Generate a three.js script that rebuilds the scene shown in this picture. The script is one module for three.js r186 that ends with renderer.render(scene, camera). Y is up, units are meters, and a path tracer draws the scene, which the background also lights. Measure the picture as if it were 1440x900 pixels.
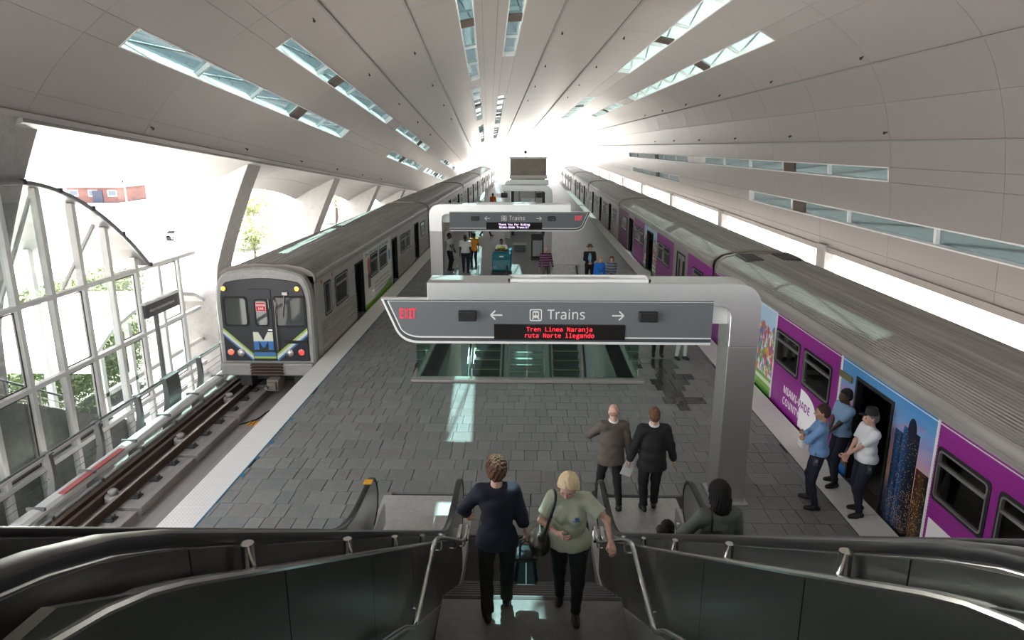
import * as THREE from 'three';
import { RoundedBoxGeometry } from 'three/addons/geometries/RoundedBoxGeometry.js';
import { TextGeometry } from 'three/addons/geometries/TextGeometry.js';
import { FontLoader } from 'three/addons/loaders/FontLoader.js';
import { mergeGeometries, mergeVertices, toCreasedNormals } from 'three/addons/utils/BufferGeometryUtils.js';

// ---------- camera, sky, sun, exposure ----------
const scene = new THREE.Scene();
const renderer = new THREE.WebGLRenderer();
renderer.toneMapping = THREE.LinearToneMapping;
renderer.toneMappingExposure = 5.1;
renderer.shadowMap.enabled = true;
const camera = new THREE.PerspectiveCamera(50.225, 1440 / 900, 0.05, 2000);
camera.position.set(0, 5.75, 0);
camera.rotation.order = 'YXZ';
camera.rotation.set(-14.26 * Math.PI / 180, 1.33 * Math.PI / 180, 0);
scene.add(camera);

const sunDir = new THREE.Vector3(-0.03, 0.951, -0.308).normalize();   // high, ahead of the camera
// bright hazy sky: whitish all over, a little brighter towards the zenith haze round the sun
const skyW = 256, skyH = 128, skyD = new Float32Array(skyW * skyH * 4);
for (let y = 0; y < skyH; y++) for (let x = 0; x < skyW; x++) { const e = ((y + .5) / skyH - .5) * Math.PI, b = 1 + .25 * (1 - Math.abs(Math.sin(e))), k = (y * skyW + x) * 4, c = Math.max(0, Math.sin(e)); skyD[k] = b * (1.0 - .2 * c); skyD[k + 1] = b * (.98 - .1 * c); skyD[k + 2] = b * (.99 + .02 * c); skyD[k + 3] = 1; }
const skyT = new THREE.DataTexture(skyD, skyW, skyH, THREE.RGBAFormat, THREE.FloatType); skyT.mapping = THREE.EquirectangularReflectionMapping; skyT.magFilter = THREE.LinearFilter; skyT.needsUpdate = true;
scene.background = skyT; scene.environment = skyT;
scene.backgroundIntensity = scene.environmentIntensity = 1.0;
const sun = new THREE.DirectionalLight(0xfff9ef, 30);
sun.name = 'sun';
sun.position.copy(sunDir).multiplyScalar(150).add(new THREE.Vector3(0, 0, -50));
sun.target.position.set(0, 0, -50);
sun.castShadow = true;
Object.assign(sun.shadow.camera, { left: -130, right: 130, top: 130, bottom: -130, near: 1, far: 400 });
sun.shadow.mapSize.set(4096, 4096);
scene.add(sun, sun.target);

// ---------- helpers ----------
let seed = 12345;
const rnd = () => { seed = (seed * 1664525 + 1013904223) >>> 0; return seed / 4294967296; };
const rr = (a, b) => a + (b - a) * rnd();
const V = (x, y, z) => new THREE.Vector3(x, y, z);
const taken = new Map();
function numbered(n) { const k = taken.get(n) || 0; taken.set(n, k + 1); return k ? n + '_' + String(k).padStart(3, '0') : n; }
const lin = (r, g, b) => new THREE.Color().setRGB(r, g, b);
function mat(o) { const m = new THREE.MeshStandardMaterial(o); return m; }
function phys(o) { return new THREE.MeshPhysicalMaterial(o); }
function shadows(o) { o.traverse(c => { if (c.isMesh) { c.castShadow = true; c.receiveShadow = true; } }); return o; }
function thing(name, label, category, pos = [0, 0, 0], group, turn = 0) {
  const g = new THREE.Group(); g.name = numbered(name); g.position.set(...pos); g.rotation.y = turn;
  g.userData = { label, category }; if (group) g.userData.group = group; scene.add(g); return g;
}
function struct(name, pos = [0, 0, 0]) { const g = new THREE.Group(); g.name = numbered(name); g.position.set(...pos); g.userData = { kind: 'structure' }; scene.add(g); return g; }
// geometry given in world metres: moved into the parent's frame (parents are not turned)
function part(parent, name, geo, m, label) {
  const o = new THREE.Mesh(geo, m); o.name = name;
  let p = parent, off = V(0, 0, 0); while (p && p !== scene) { off.add(p.position); p = p.parent; }
  if (off.lengthSq() && !geo.userData.placed) { geo.translate(-off.x, -off.y, -off.z); geo.userData.placed = true; }
  if (label) o.userData.label = label;
  parent.add(o); return o;
}
function lpart(parent, name, geo, m, pos, label) { const o = new THREE.Mesh(geo, m); o.name = name; if (pos) o.position.set(...pos); if (label) o.userData.label = label; parent.add(o); return o; }
const bx = (x0, x1, y0, y1, z0, z1) => { const g = new THREE.BoxGeometry(Math.abs(x1 - x0), Math.abs(y1 - y0), Math.abs(z1 - z0)); g.translate((x0 + x1) / 2, (y0 + y1) / 2, (z0 + z1) / 2); return g; };
const rbx = (x0, x1, y0, y1, z0, z1, r = 0.01, s = 1) => { const g = new RoundedBoxGeometry(Math.abs(x1 - x0), Math.abs(y1 - y0), Math.abs(z1 - z0), s, r); g.translate((x0 + x1) / 2, (y0 + y1) / 2, (z0 + z1) / 2); return g; };
function cyl(a, b, r0, r1 = r0, seg = 12, open = false) {
  const d = b.clone().sub(a), l = d.length(); const g = new THREE.CylinderGeometry(r1, r0, l, seg, 1, open);
  g.applyQuaternion(new THREE.Quaternion().setFromUnitVectors(V(0, 1, 0), d.normalize())); g.translate((a.x + b.x) / 2, (a.y + b.y) / 2, (a.z + b.z) / 2); return g;
}
function barG(a, b, w, h) { // square bar between two points
  const d = b.clone().sub(a), l = d.length(); const g = new THREE.BoxGeometry(w, h, l);
  const m = new THREE.Matrix4().lookAt(V(0, 0, 0), d.clone().negate(), V(0, 1, 0.0001)); g.applyMatrix4(m); g.translate((a.x + b.x) / 2, (a.y + b.y) / 2, (a.z + b.z) / 2); return g;
}
const strip = g => { const h = g.index ? g.toNonIndexed() : g; for (const k of Object.keys(h.attributes)) if (!['position', 'normal', 'uv'].includes(k)) h.deleteAttribute(k); if (!h.attributes.uv) h.setAttribute('uv', new THREE.BufferAttribute(new Float32Array(h.attributes.position.count * 2), 2)); return h; };
const merge = a => mergeGeometries(a.map(strip));
function tube(pts, r, seg = 40, rad = 8, closed = false) { return new THREE.TubeGeometry(new THREE.CatmullRomCurve3(pts, closed, 'centripetal'), seg, r, rad, closed); }
// polyline path swept with a profile given in (side, up); path lies in a plane x = const
function sweepYZ(path, prof, x, closedProf = true) {
  const n = path.length, m = prof.length, pos = [], idx = [], uv = []; let L = 0;
  for (let i = 0; i < n; i++) {
    const a = path[Math.max(i - 1, 0)], b = path[Math.min(i + 1, n - 1)]; let tz = b[0] - a[0], ty = b[1] - a[1]; const l = Math.hypot(tz, ty) || 1; tz /= l; ty /= l;
    let nz = -ty, ny = tz; if (i) L += Math.hypot(path[i][0] - path[i - 1][0], path[i][1] - path[i - 1][1]);
    for (let j = 0; j < m; j++) { pos.push(x + prof[j][0], path[i][1] + ny * prof[j][1], path[i][0] + nz * prof[j][1]); uv.push(L, j / m); }
  }
  for (let i = 0; i < n - 1; i++) for (let j = 0; j < (closedProf ? m : m - 1); j++) { const k = (j + 1) % m, a = i * m + j, b = i * m + k, c = a + m, d = b + m; idx.push(a, c, b, b, c, d); }
  for (let j = 1; j < m - 1; j++) { idx.push(0, j, j + 1); const o = (n - 1) * m; idx.push(o, o + j + 1, o + j); }
  const g = new THREE.BufferGeometry(); g.setAttribute('position', new THREE.Float32BufferAttribute(pos, 3)); g.setAttribute('uv', new THREE.Float32BufferAttribute(uv, 2)); g.setIndex(idx);
  return toCreasedNormals(g, 0.6);
}
const ringProf = (w, h, n = 12, sq = 0.6) => Array.from({ length: n }, (_, i) => { const a = i / n * Math.PI * 2, c = Math.cos(a), s = Math.sin(a); return [Math.sign(c) * Math.abs(c) ** sq * w / 2, Math.sign(s) * Math.abs(s) ** sq * h / 2]; });
// outline in (z, y) extruded along x from x0 to x1
function extZY(pts, holes, x0, x1, bevel = 0, seg = 6) {
  const s = pts instanceof THREE.Shape ? pts : new THREE.Shape(pts.map(p => new THREE.Vector2(p[0], p[1])));
  for (const h of holes || []) s.holes.push(h);
  const d = x1 - x0; const g = new THREE.ExtrudeGeometry(s, { depth: Math.abs(d) - 2 * bevel, bevelEnabled: bevel > 0, bevelSize: bevel, bevelThickness: bevel, bevelOffset: -bevel, bevelSegments: 1, curveSegments: seg });
  g.translate(0, 0, bevel); g.applyMatrix4(new THREE.Matrix4().makeBasis(V(0, 0, 1), V(0, 1, 0), V(-1, 0, 0))); g.translate(Math.max(x0, x1), 0, 0); return g;
}
// outline in (x, y) extruded along z from z0 (far) to z1 (near)
function extXY(pts, holes, z0, z1, bevel = 0, seg = 6) {
  const s = pts instanceof THREE.Shape ? pts : new THREE.Shape(pts.map(p => new THREE.Vector2(p[0], p[1])));
  for (const h of holes || []) s.holes.push(h);
  const g = new THREE.ExtrudeGeometry(s, { depth: Math.abs(z1 - z0) - 2 * bevel, bevelEnabled: bevel > 0, bevelSize: bevel, bevelThickness: bevel, bevelOffset: -bevel, bevelSegments: 1, curveSegments: seg });
  g.translate(0, 0, Math.min(z0, z1) + bevel); return g;
}
function rrect(x0, x1, y0, y1, r, P = THREE.Path) {
  const s = new P(); s.moveTo(x0 + r, y0); s.lineTo(x1 - r, y0); s.quadraticCurveTo(x1, y0, x1, y0 + r); s.lineTo(x1, y1 - r); s.quadraticCurveTo(x1, y1, x1 - r, y1);
  s.lineTo(x0 + r, y1); s.quadraticCurveTo(x0, y1, x0, y1 - r); s.lineTo(x0, y0 + r); s.quadraticCurveTo(x0, y0, x0 + r, y0); return s;
}
const rshape = (x0, x1, y0, y1, r) => rrect(x0, x1, y0, y1, r, THREE.Shape);
// ---------- textures ----------
function canvas(w, h, f) { const c = document.createElement('canvas'); c.width = w; c.height = h; f(c.getContext('2d'), w, h); return c; }
function ctex(c, srgb = true, rep) { const t = new THREE.CanvasTexture(c); if (srgb) t.colorSpace = THREE.SRGBColorSpace; t.wrapS = t.wrapT = THREE.RepeatWrapping; t.magFilter = THREE.LinearFilter; if (rep) t.repeat.set(...rep); return t; }
function vnoise(w, h, oct) { // tiling value noise 0..1
  const out = new Float32Array(w * h); let tot = 0;
  for (const [fx, fy, amp] of oct) {
    const g = new Float32Array(fx * fy); for (let i = 0; i < g.length; i++) g[i] = rnd(); tot += amp;
    for (let y = 0; y < h; y++) { const v = y / h * fy, y0 = Math.floor(v), ty = v - y0, sy = ty * ty * (3 - 2 * ty);
      for (let x = 0; x < w; x++) { const u = x / w * fx, x0 = Math.floor(u), tx = u - x0, sx = tx * tx * (3 - 2 * tx);
        const a = g[(y0 % fy) * fx + x0 % fx], b = g[(y0 % fy) * fx + (x0 + 1) % fx], c = g[((y0 + 1) % fy) * fx + x0 % fx], d = g[((y0 + 1) % fy) * fx + (x0 + 1) % fx];
        out[y * w + x] += amp * ((a + (b - a) * sx) * (1 - sy) + (c + (d - c) * sx) * sy); } }
  }
  for (let i = 0; i < out.length; i++) out[i] /= tot; return out;
}
function noiseTex(w, h, oct, lo, hi, rep, srgb = false) {
  const n = vnoise(w, h, oct), d = new Uint8Array(w * h * 4); for (let i = 0; i < n.length; i++) for (let k = 0; k < 3; k++) d[i * 4 + k] = Math.max(0, Math.min(255, (Array.isArray(lo) ? lo[k] + (hi[k] - lo[k]) * n[i] : lo + (hi - lo) * n[i]))), d[i * 4 + 3] = 255;
  const t = new THREE.DataTexture(d, w, h); t.wrapS = t.wrapT = THREE.RepeatWrapping; t.magFilter = THREE.LinearFilter; t.minFilter = THREE.LinearMipmapLinearFilter; t.generateMipmaps = true; if (srgb) t.colorSpace = THREE.SRGBColorSpace; if (rep) t.repeat.set(...rep); t.needsUpdate = true; return t;
}
const tGrain = noiseTex(256, 256, [[8, 8, 1], [32, 32, 1], [128, 128, 1.2]], 205, 255, [0.7, 0.7], true);
const tFine = noiseTex(256, 256, [[64, 64, 1], [128, 128, 1]], 60, 200, [2, 2]);
const tConc = noiseTex(512, 512, [[4, 4, 1.5], [16, 16, 1], [64, 64, .7], [256, 256, .6]], 165, 255, [0.35, 0.35], true);
const tBrush = noiseTex(512, 256, [[4, 128, 1], [8, 256, 1], [2, 32, .5]], 70, 190, [0.5, 2]);
const tStreak = noiseTex(512, 256, [[64, 2, 1], [16, 3, 1], [128, 4, .7]], 165, 255, [0.25, 0.25], true);
const tRough = noiseTex(256, 256, [[6, 6, 1], [24, 24, 1], [90, 90, .5]], 90, 220, [0.5, 0.5]);
const tLines = ctex(canvas(16, 64, (c, w, h) => { c.fillStyle = '#fff'; c.fillRect(0, 0, w, h); c.fillStyle = '#000'; c.fillRect(0, 0, w, 14); c.fillStyle = '#888'; c.fillRect(0, 14, w, 6); c.fillRect(0, 58, w, 6); }), false, [1, 14]);
const tDots = ctex(canvas(64, 64, (c) => { c.fillStyle = '#000'; c.fillRect(0, 0, 64, 64); const g = c.createRadialGradient(32, 32, 4, 32, 32, 17); g.addColorStop(0, '#fff'); g.addColorStop(.6, '#ccc'); g.addColorStop(1, '#000'); c.fillStyle = g; c.beginPath(); c.arc(32, 32, 17, 0, 7); c.fill(); }), false, [16, 16]);
// ---------- shared materials ----------
const M = {
  roof: mat({ color: lin(.33, .298, .286), roughness: .34 }),
  shell: mat({ color: lin(.13, .125, .12), roughness: .8 }),
  white: mat({ color: lin(.82, .82, .81), roughness: .5 }),
  soffit: mat({ color: lin(.27, .262, .258), roughness: .5 }),
  frosted: phys({ color: lin(.19, .225, .225), transmission: 1, thickness: 0, roughness: .65, ior: 1.5 }),
  steelPanel: mat({ color: lin(.22, .225, .215), metalness: 1, roughness: .3, bumpMap: tBrush, bumpScale: .0006 }),
  rib: mat({ color: lin(.5, .48, .465), roughness: .6, map: tGrain }),
  steel: mat({ color: lin(.5, .5, .48), metalness: 1, roughness: .34, bumpMap: tBrush, bumpScale: .0006 }),
  steelDull: mat({ color: lin(.5, .49, .47), metalness: 1, roughness: .45, bumpMap: tBrush, bumpScale: .0006 }),
  steelBright: mat({ color: lin(.74, .74, .73), metalness: 1, roughness: .22 }),
  black: mat({ color: lin(.012, .012, .013), roughness: .45 }),
  rubber: mat({ color: lin(.014, .014, .015), roughness: .33 }),
  darkGrey: mat({ color: lin(.05, .05, .052), roughness: .6 }),
  midGrey: mat({ color: lin(.2, .2, .2), roughness: .6 }),
  granite: mat({ color: lin(.2, .205, .2), roughness: .4, map: tConc }),
  conc: mat({ color: lin(.52, .485, .46), roughness: .9, map: tConc, bumpMap: tFine, bumpScale: .002 }),
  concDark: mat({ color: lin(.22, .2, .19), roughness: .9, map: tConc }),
  rail: mat({ color: lin(.1, .06, .045), roughness: .65, map: tGrain }),
  railTop: mat({ color: lin(.35, .3, .28), metalness: .8, roughness: .4 }),
  tact: mat({ color: lin(.78, .77, .74), roughness: .7, bumpMap: tDots, bumpScale: .005 }),
  blueTape: mat({ color: lin(.02, .16, .3), roughness: .5 }),
  paverBed: mat({ color: lin(.05, .05, .05), roughness: .9 }),
  glass: phys({ color: lin(.92, .96, .95), transmission: 1, thickness: 0, roughness: .02, ior: 1.5 }),
  glassGreen: phys({ color: lin(.78, .93, .88), transmission: 1, thickness: 0, roughness: .03, ior: 1.5 }),
  skyGlass: phys({ color: lin(.205, .262, .268), transmission: 1, thickness: 0, roughness: .03, ior: 1.5 }),
  tint: phys({ color: lin(.06, .065, .065), transmission: 1, thickness: 0, roughness: .03, ior: 1.5 }),
  trainSteel: mat({ color: lin(.62, .58, .54), metalness: .6, roughness: .42, bumpMap: tLines, bumpScale: .006 }),
  trainSmooth: mat({ color: lin(.66, .62, .58), metalness: .6, roughness: .4, map: tGrain }),
  trainRoof: mat({ color: lin(.56, .53, .49), metalness: .4, roughness: .5, map: tStreak }),
  purple: mat({ color: lin(.29, .02, .26), roughness: .32, bumpMap: tLines, bumpScale: .0015 }),
  gasket: mat({ color: lin(.01, .01, .01), roughness: .6 }),
  interior: mat({ color: lin(.14, .14, .14), roughness: .8 }),
  greyPost: mat({ color: lin(.16, .17, .17), roughness: .45 }),
  green: mat({ color: lin(.1, .2, .04), roughness: .9 }),
};
const font = await new FontLoader().loadAsync('fonts/droid/droid_sans_bold.typeface.json');
const fontR = await new FontLoader().loadAsync('fonts/droid/droid_sans_regular.typeface.json');
function text(s, size, depth = .004, f = font) { const g = new TextGeometry(s, { font: f, size, depth, curveSegments: 4, bevelEnabled: false }); g.computeBoundingBox(); return g; }
// ---------- the roof: a shell that sinks towards the far end on its left half ----------
const CP = [[-11, 6.4], [-10, 7.6], [-8.4, 8.85], [-6, 10.1], [-3, 10.9], [0, 11.2], [3, 10.95], [6, 10.15], [8, 9.15], [9.4, 7.9], [10.1, 6.2], [10.4, 4.2], [10.55, 2.1]];
const CDY = [-.085, -.085, -.083, -.075, -.056, -.042, -.035, -.008, 0, 0, 0, 0, .006], CDX = [-.03, -.03, -.033, -.045, -.056, -.057, -.05, -.012, 0, 0, 0, 0, 0];
const CPX = CP.map(c => c[0]), CPY = CP.map(c => c[1]);
function cr(A, t) { const n = A.length, i = Math.min(Math.floor(t), n - 2), f = t - i, a = A[Math.max(i - 1, 0)], b = A[i], c = A[i + 1], d = A[Math.min(i + 2, n - 1)]; return .5 * (2 * b + (c - a) * f + (2 * a - 5 * b + 4 * c - d) * f * f + (3 * b - a - 3 * c + d) * f ** 3); }
function roofP(u, z, off = 0) {
  const t = Math.max(0, Math.min(.99999, u)) * 12, s = Math.max(-(z + 15), -12); let x = cr(CPX, t) + cr(CDX, t) * s, y = cr(CPY, t) + cr(CDY, t) * s;
  if (off) { const e = .002, a = Math.max(0, t - e * 12), b = Math.min(11.999, t + e * 12), tx = cr(CPX, b) - cr(CPX, a), ty = cr(CPY, b) - cr(CPY, a), l = Math.hypot(tx, ty); x += -ty / l * off; y += tx / l * off; }
  return V(x, y, z);
}
// closed slab of roof between u0..u1, z0 (near)..z1 (far), from height o0 to o1 above the inner face
function roofSlab(u0, u1, z0, z1, o0, o1, du = 0, dz = 0) {
  u0 += du; u1 -= du; z0 -= dz; z1 += dz;
  const nu = Math.max(1, Math.round((u1 - u0) / .022)), pos = [], uv = [], idx = [];
  const quad = (a, b, c, d, ua, ub, uc, ud) => { const k = pos.length / 3; for (const p of [a, b, c, d]) pos.push(p.x, p.y, p.z); uv.push(...ua, ...ub, ...uc, ...ud); idx.push(k, k + 1, k + 2, k, k + 2, k + 3); };
  const W = 33;
  for (let i = 0; i < nu; i++) {
    const a = u0 + (u1 - u0) * i / nu, b = u0 + (u1 - u0) * (i + 1) / nu;
    const A0 = roofP(a, z0, o0), B0 = roofP(b, z0, o0), A1 = roofP(a, z1, o0), B1 = roofP(b, z1, o0), C0 = roofP(a, z0, o1), D0 = roofP(b, z0, o1), C1 = roofP(a, z1, o1), D1 = roofP(b, z1, o1);
    const t = [[a * W, z0], [b * W, z0], [b * W, z1], [a * W, z1]];
    quad(A0, A1, B1, B0, t[0], t[3], t[2], t[1]); quad(C0, D0, D1, C1, t[0], t[1], t[2], t[3]);
    quad(A0, B0, D0, C0, t[0], t[1], t[1], t[0]); quad(A1, C1, D1, B1, t[3], t[3], t[2], t[2]);
    if (i === 0) quad(A0, C0, C1, A1, t[0], t[0], t[3], t[3]); if (i === nu - 1) quad(B0, B1, D1, D0, t[1], t[2], t[2], t[1]);
  }
  const g = new THREE.BufferGeometry(); g.setAttribute('position', new THREE.Float32BufferAttribute(pos, 3)); g.setAttribute('uv', new THREE.Float32BufferAttribute(uv, 2)); g.setIndex(idx);
  return toCreasedNormals(g, .5);
}
const ZN = 6, ZF = -126, BAY = 14.35, BAY0 = -15.3;
// skylight bands: u range and the runs in z, with the joint bars
const SKY = [
  { u: [.118, .145], runs: [[-16.6, -37.9, -29.7], [-51.8, -70, -58.4], [-74, -96, -87]] },
  { u: [.197, .216], runs: [[-22.5, -42.8, -29.5], [-46.3, -64.5, -58.4], [-79, -100, -87]] },
  { u: [.363, .380], runs: [[-12.9, -14, null], [-16.2, -43.8, -29], [-47.7, -71, -58.4], [-78, -110, -87]] },
  { u: [.388, .404], runs: [[-7.2, -9.4, null]] },
  { u: [.4145, .432], runs: [[-25, -37.5, -29], [-55, -83, -72.8], [-90, -115, -101]] },
  { u: [.570, .590], runs: [[-14, -42.4, -31], [-60, -96, -72.8]] },
  { u: [.645, .670], runs: [[-24.1, -54.6, -33], [-60.4, -85, -72.8]] },
  { u: [.877, .894], runs: [[-20.2, -42, -28], [-45.6, -72, -57]] },
  { u: [.934, .951], runs: [[-8, -33, -27], [-48.5, -70, -57]] },
];
const uB = [0, .04, .118, .145, .197, .216, .256, .3165, .363, .380, .388, .404, .4145, .432, .469, .53, .570, .590, .645, .670, .747, .80, .846, .877, .894, .934, .951, .975, 1];
const ceiling = struct('ceiling');
{
  const shellG = [], restG = []; let n = 0;
  const bandOf = u => SKY.find(b => Math.abs(b.u[0] - u) < 1e-6);
  const sideOff = [];
  for (let i = 0; i < uB.length - 1; i++) {
    const u0 = uB[i], u1 = uB[i + 1], band = bandOf(u0);
    const cuts = new Set([ZN, ZF]); const half = BAY / (i % 2 ? 3 : 3);
    for (let k = -1; k < 28; k++) { const z = BAY0 + BAY - k * half; if (z < ZN - 1 && z > ZF + 1) cuts.add(+z.toFixed(3)); }
    let zs = [...cuts];
    if (band) { for (const [a, b] of band.runs) { zs = zs.filter(z => z > a + .5 || z < b - .5); zs.push(a, b); } }
    zs.sort((a, b) => b - a);
    for (let j = 0; j < zs.length - 1; j++) {
      const a = zs[j], b = zs[j + 1];
      if (band && band.runs.some(r => a <= r[0] + .01 && b >= r[1] - .01)) continue;
      const g = roofSlab(u0, u1, a, b, 0, .05, .00016, .006);
      if (a < -9 && a > -52 && n < 290) { part(ceiling, 'panel', g, M.roof); n++; } else restG.push(g);
      shellG.push(roofSlab(u0, u1, a, b, .06, .26));
    }
  }
  const far = part(ceiling, 'panel_field', merge(restG), M.roof); far.userData.kind = 'stuff';
  part(ceiling, 'outer_skin', merge(shellG), M.shell);
  // raised gutter ribs along the joints and drop bolts
  const gut = [];
  for (const u of [.256, .3165, .469, .53, .747, .846]) { const p = []; for (let z = ZN; z > ZF; z -= 6) p.push([u, z]); for (let k = 0; k < p.length - 1; k++) gut.push(roofSlab(u, u + .0022, p[k][1], p[k + 1][1], -.03, .0)); }
  part(ceiling, 'joint_strip', merge(gut), mat({ color: lin(.3, .29, .28), roughness: .6 }));
  const dev = mat({ color: lin(.05, .045, .04), roughness: .6 });
  for (const u of [.03, .244, .305, .48, .541, .735, .836]) for (let z = -13; z > -60; z -= u < .1 || u > .7 ? 7.2 : 9) { const p = roofP(u, z), q = roofP(u, z, -.09); part(ceiling, 'sprinkler', merge([cyl(p, q, .02, .02, 6), new THREE.SphereGeometry(.045, 6, 4).translate(q.x, q.y, q.z)]), dev); }
  // edge beam on the left, lip on the right
  const eb = [], rb = []; for (let z = ZN; z > ZF; z -= 7) { eb.push(roofSlab(0, .012, z, z - 7, -.05, .4)); rb.push(roofSlab(.988, 1, z, z - 7, -.06, .3)); }
  part(ceiling, 'edge_beam', merge(eb), M.roof); part(ceiling, 'edge_lip', merge(rb), M.roof);
}
// skylights
for (const b of SKY) for (const [z0, z1, bar] of b.runs) {
  const [u0, u1] = b.u, w = struct('window_' + (taken.get('__w') || 1)); taken.set('__w', (taken.get('__w') || 1) + 1);
  const e = .0012, fr = [];
  const N = Math.max(1, Math.round((z0 - z1) / 7)); 
  for (let k = 0; k < N; k++) { const a = z0 + (z1 - z0) * k / N, c = z0 + (z1 - z0) * (k + 1) / N; fr.push(roofSlab(u0 - .0001, u0 + e, a, c, -.012, .34), roofSlab(u1 - e, u1 + .0001, a, c, -.012, .34)); }
  fr.push(roofSlab(u0, u1, z0, z0 - .05, -.012, .34), roofSlab(u0, u1, z1 + .05, z1, -.012, .34));
  part(w, 'frame', merge(fr), M.white);
  const np = Math.max(1, Math.round((z0 - z1) / 4.6)), zz = Array.from({ length: np + 1 }, (_, k) => z0 + (z1 - z0) * k / np);
  for (let k = 0; k < np; k++) {
    part(w, 'pane', roofSlab(u0 + e, u1 - e, zz[k], zz[k + 1], .22, .222, 0, .04), u0 > .5 ? M.frosted : M.skyGlass);
    if (k) part(w, 'mullion', roofSlab(u0 + e, u1 - e, zz[k] + .06, zz[k] - .06, .12, .3), M.white);
  }
  for (let k = 0; k < np; k++) part(w, 'brace', cyl(roofP(u0 + .002, zz[k] - .2, .27), roofP(u1 - .002, zz[k + 1] + .2, .27), .03, .03, 6), M.white);
  if (bar) part(w, 'joint_plate', roofSlab(u0, u1, bar + .55, bar - .55, .02, .1), mat({ color: lin(.1, .075, .06), roughness: .7 }));
}
// ribs on the left carrying the edge, with the white outer canopy between them
const ribX = (dx, dy) => p => [p[0] + dx, p[1] + dy];
const ribBays = [0, 1, 2, 3, 4, 5, 6].map(k => BAY0 - k * BAY);
{
  for (const [k, z] of ribBays.entries()) {
    const e = roofP(0, z), dx = e.x + 11, dy = e.y - 5.28;
    const o = struct('trim_' + (k + 1), [e.x, -7, z]);
    const s = new THREE.Shape(); s.moveTo(-11 + dx, 5.6 + dy); s.bezierCurveTo(-11.6 + dx, 4.4 + dy, -12.5 + dx, 2.4 + dy, -13 + dx, .7 + dy * .6); s.bezierCurveTo(-13.25 + dx, -1.5, -13.3 + dx, -4, -13.3 + dx, -7); s.lineTo(-14.3 + dx, -7); s.bezierCurveTo(-14.7 + dx, -4, -15 + dx, -1.2, -14.9 + dx, .6 + dy * .6); s.bezierCurveTo(-14.8 + dx, 2 + dy, -14.6 + dx, 3.5 + dy, -13.65 + dx, 4.6 + dy); s.lineTo(-12.6 + dx, 5.6 + dy);
    const g = extXY(s, null, z - .75, z + .75, .02, 14); part(o, 'rib', g, M.rib);
    // outer canopy (soffit) panels between ribs
    if (k < 6) {
      const z2 = ribBays[k + 1];
      const so = (t, zz) => { const q = roofP(0, zz), v = 1.0 * Math.sin(Math.PI * Math.max(0, Math.min(1, (z - zz) / BAY))); return V(q.x - .05 - t * (2.75), q.y - .1 - t * (1.15 - v * .55) - t * t * .3, zz); };
      const cols = 4, rows = 2;
      for (let c = 0; c < cols; c++) for (let r = 0; r < rows; r++) {
        const pos = [], idx = [], uv = []; const K = 4, g0 = .006;
        for (let a = 0; a <= K; a++) for (let bI = 0; bI <= K; bI++) { const zz = z + (z2 - z) * (c + a / K) / cols + (a === 0 ? -g0 : a === K ? g0 : 0), t = (r + bI / K) / rows + (bI === 0 ? g0 / 3 : bI === K ? -g0 / 3 : 0); const p = so(t, zz); pos.push(p.x, p.y, p.z); uv.push(zz, t * 3); }
        const nn = pos.length / 3; for (let q = 0; q < nn; q++) { pos.push(pos[q * 3] , pos[q * 3 + 1] + .12, pos[q * 3 + 2]); uv.push(uv[q * 2], uv[q * 2 + 1]); }
        const L = K + 1; for (let a = 0; a < K; a++) for (let bI = 0; bI < K; bI++) { const i0 = a * L + bI; idx.push(i0, i0 + 1, i0 + L, i0 + 1, i0 + L + 1, i0 + L, nn + i0, nn + i0 + L, nn + i0 + 1, nn + i0 + 1, nn + i0 + L, nn + i0 + L + 1); }
        for (let a = 0; a < K; a++) for (const bI of [0, K]) { const i0 = a * L + bI; idx.push(i0, i0 + L, nn + i0, i0 + L, nn + i0 + L, nn + i0); const j0 = bI * L + a; idx.push(j0, nn + j0, j0 + 1, j0 + 1, nn + j0, nn + j0 + 1); }
        const gg = new THREE.BufferGeometry(); gg.setAttribute('position', new THREE.Float32BufferAttribute(pos, 3)); gg.setAttribute('uv', new THREE.Float32BufferAttribute(uv, 2)); gg.setIndex(idx);
        part(o, 'canopy_panel', toCreasedNormals(gg, .6), M.soffit);
      }
    }
  }
  // right hand ribs under the lip
  for (let k = -1; k < 8; k++) { const z = -24.4 - k * 13.2, o = struct('trim_' + (20 + k), [10.6, -7, z]); part(o, 'rib', extXY([[10.4, 2.4], [10.72, 2.4], [11.1, -1], [11.3, -7], [10.6, -7], [10.55, -1]], null, z - .35, z + .35, .02), M.rib); }
}
// the concourse behind the camera
{
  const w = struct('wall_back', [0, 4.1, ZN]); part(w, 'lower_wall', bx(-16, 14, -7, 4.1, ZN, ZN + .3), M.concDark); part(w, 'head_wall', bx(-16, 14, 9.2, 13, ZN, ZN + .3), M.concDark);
  for (let x = -12; x < 11; x += 2.3) { part(w, 'mullion', bx(x - .1, x + .1, 4.1, 9.2, ZN, ZN + .2), M.white); part(w, 'pane', bx(x + .1, x + 2.2, 4.1, 9.2, ZN + .1, ZN + .11), M.glass); }
}
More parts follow.
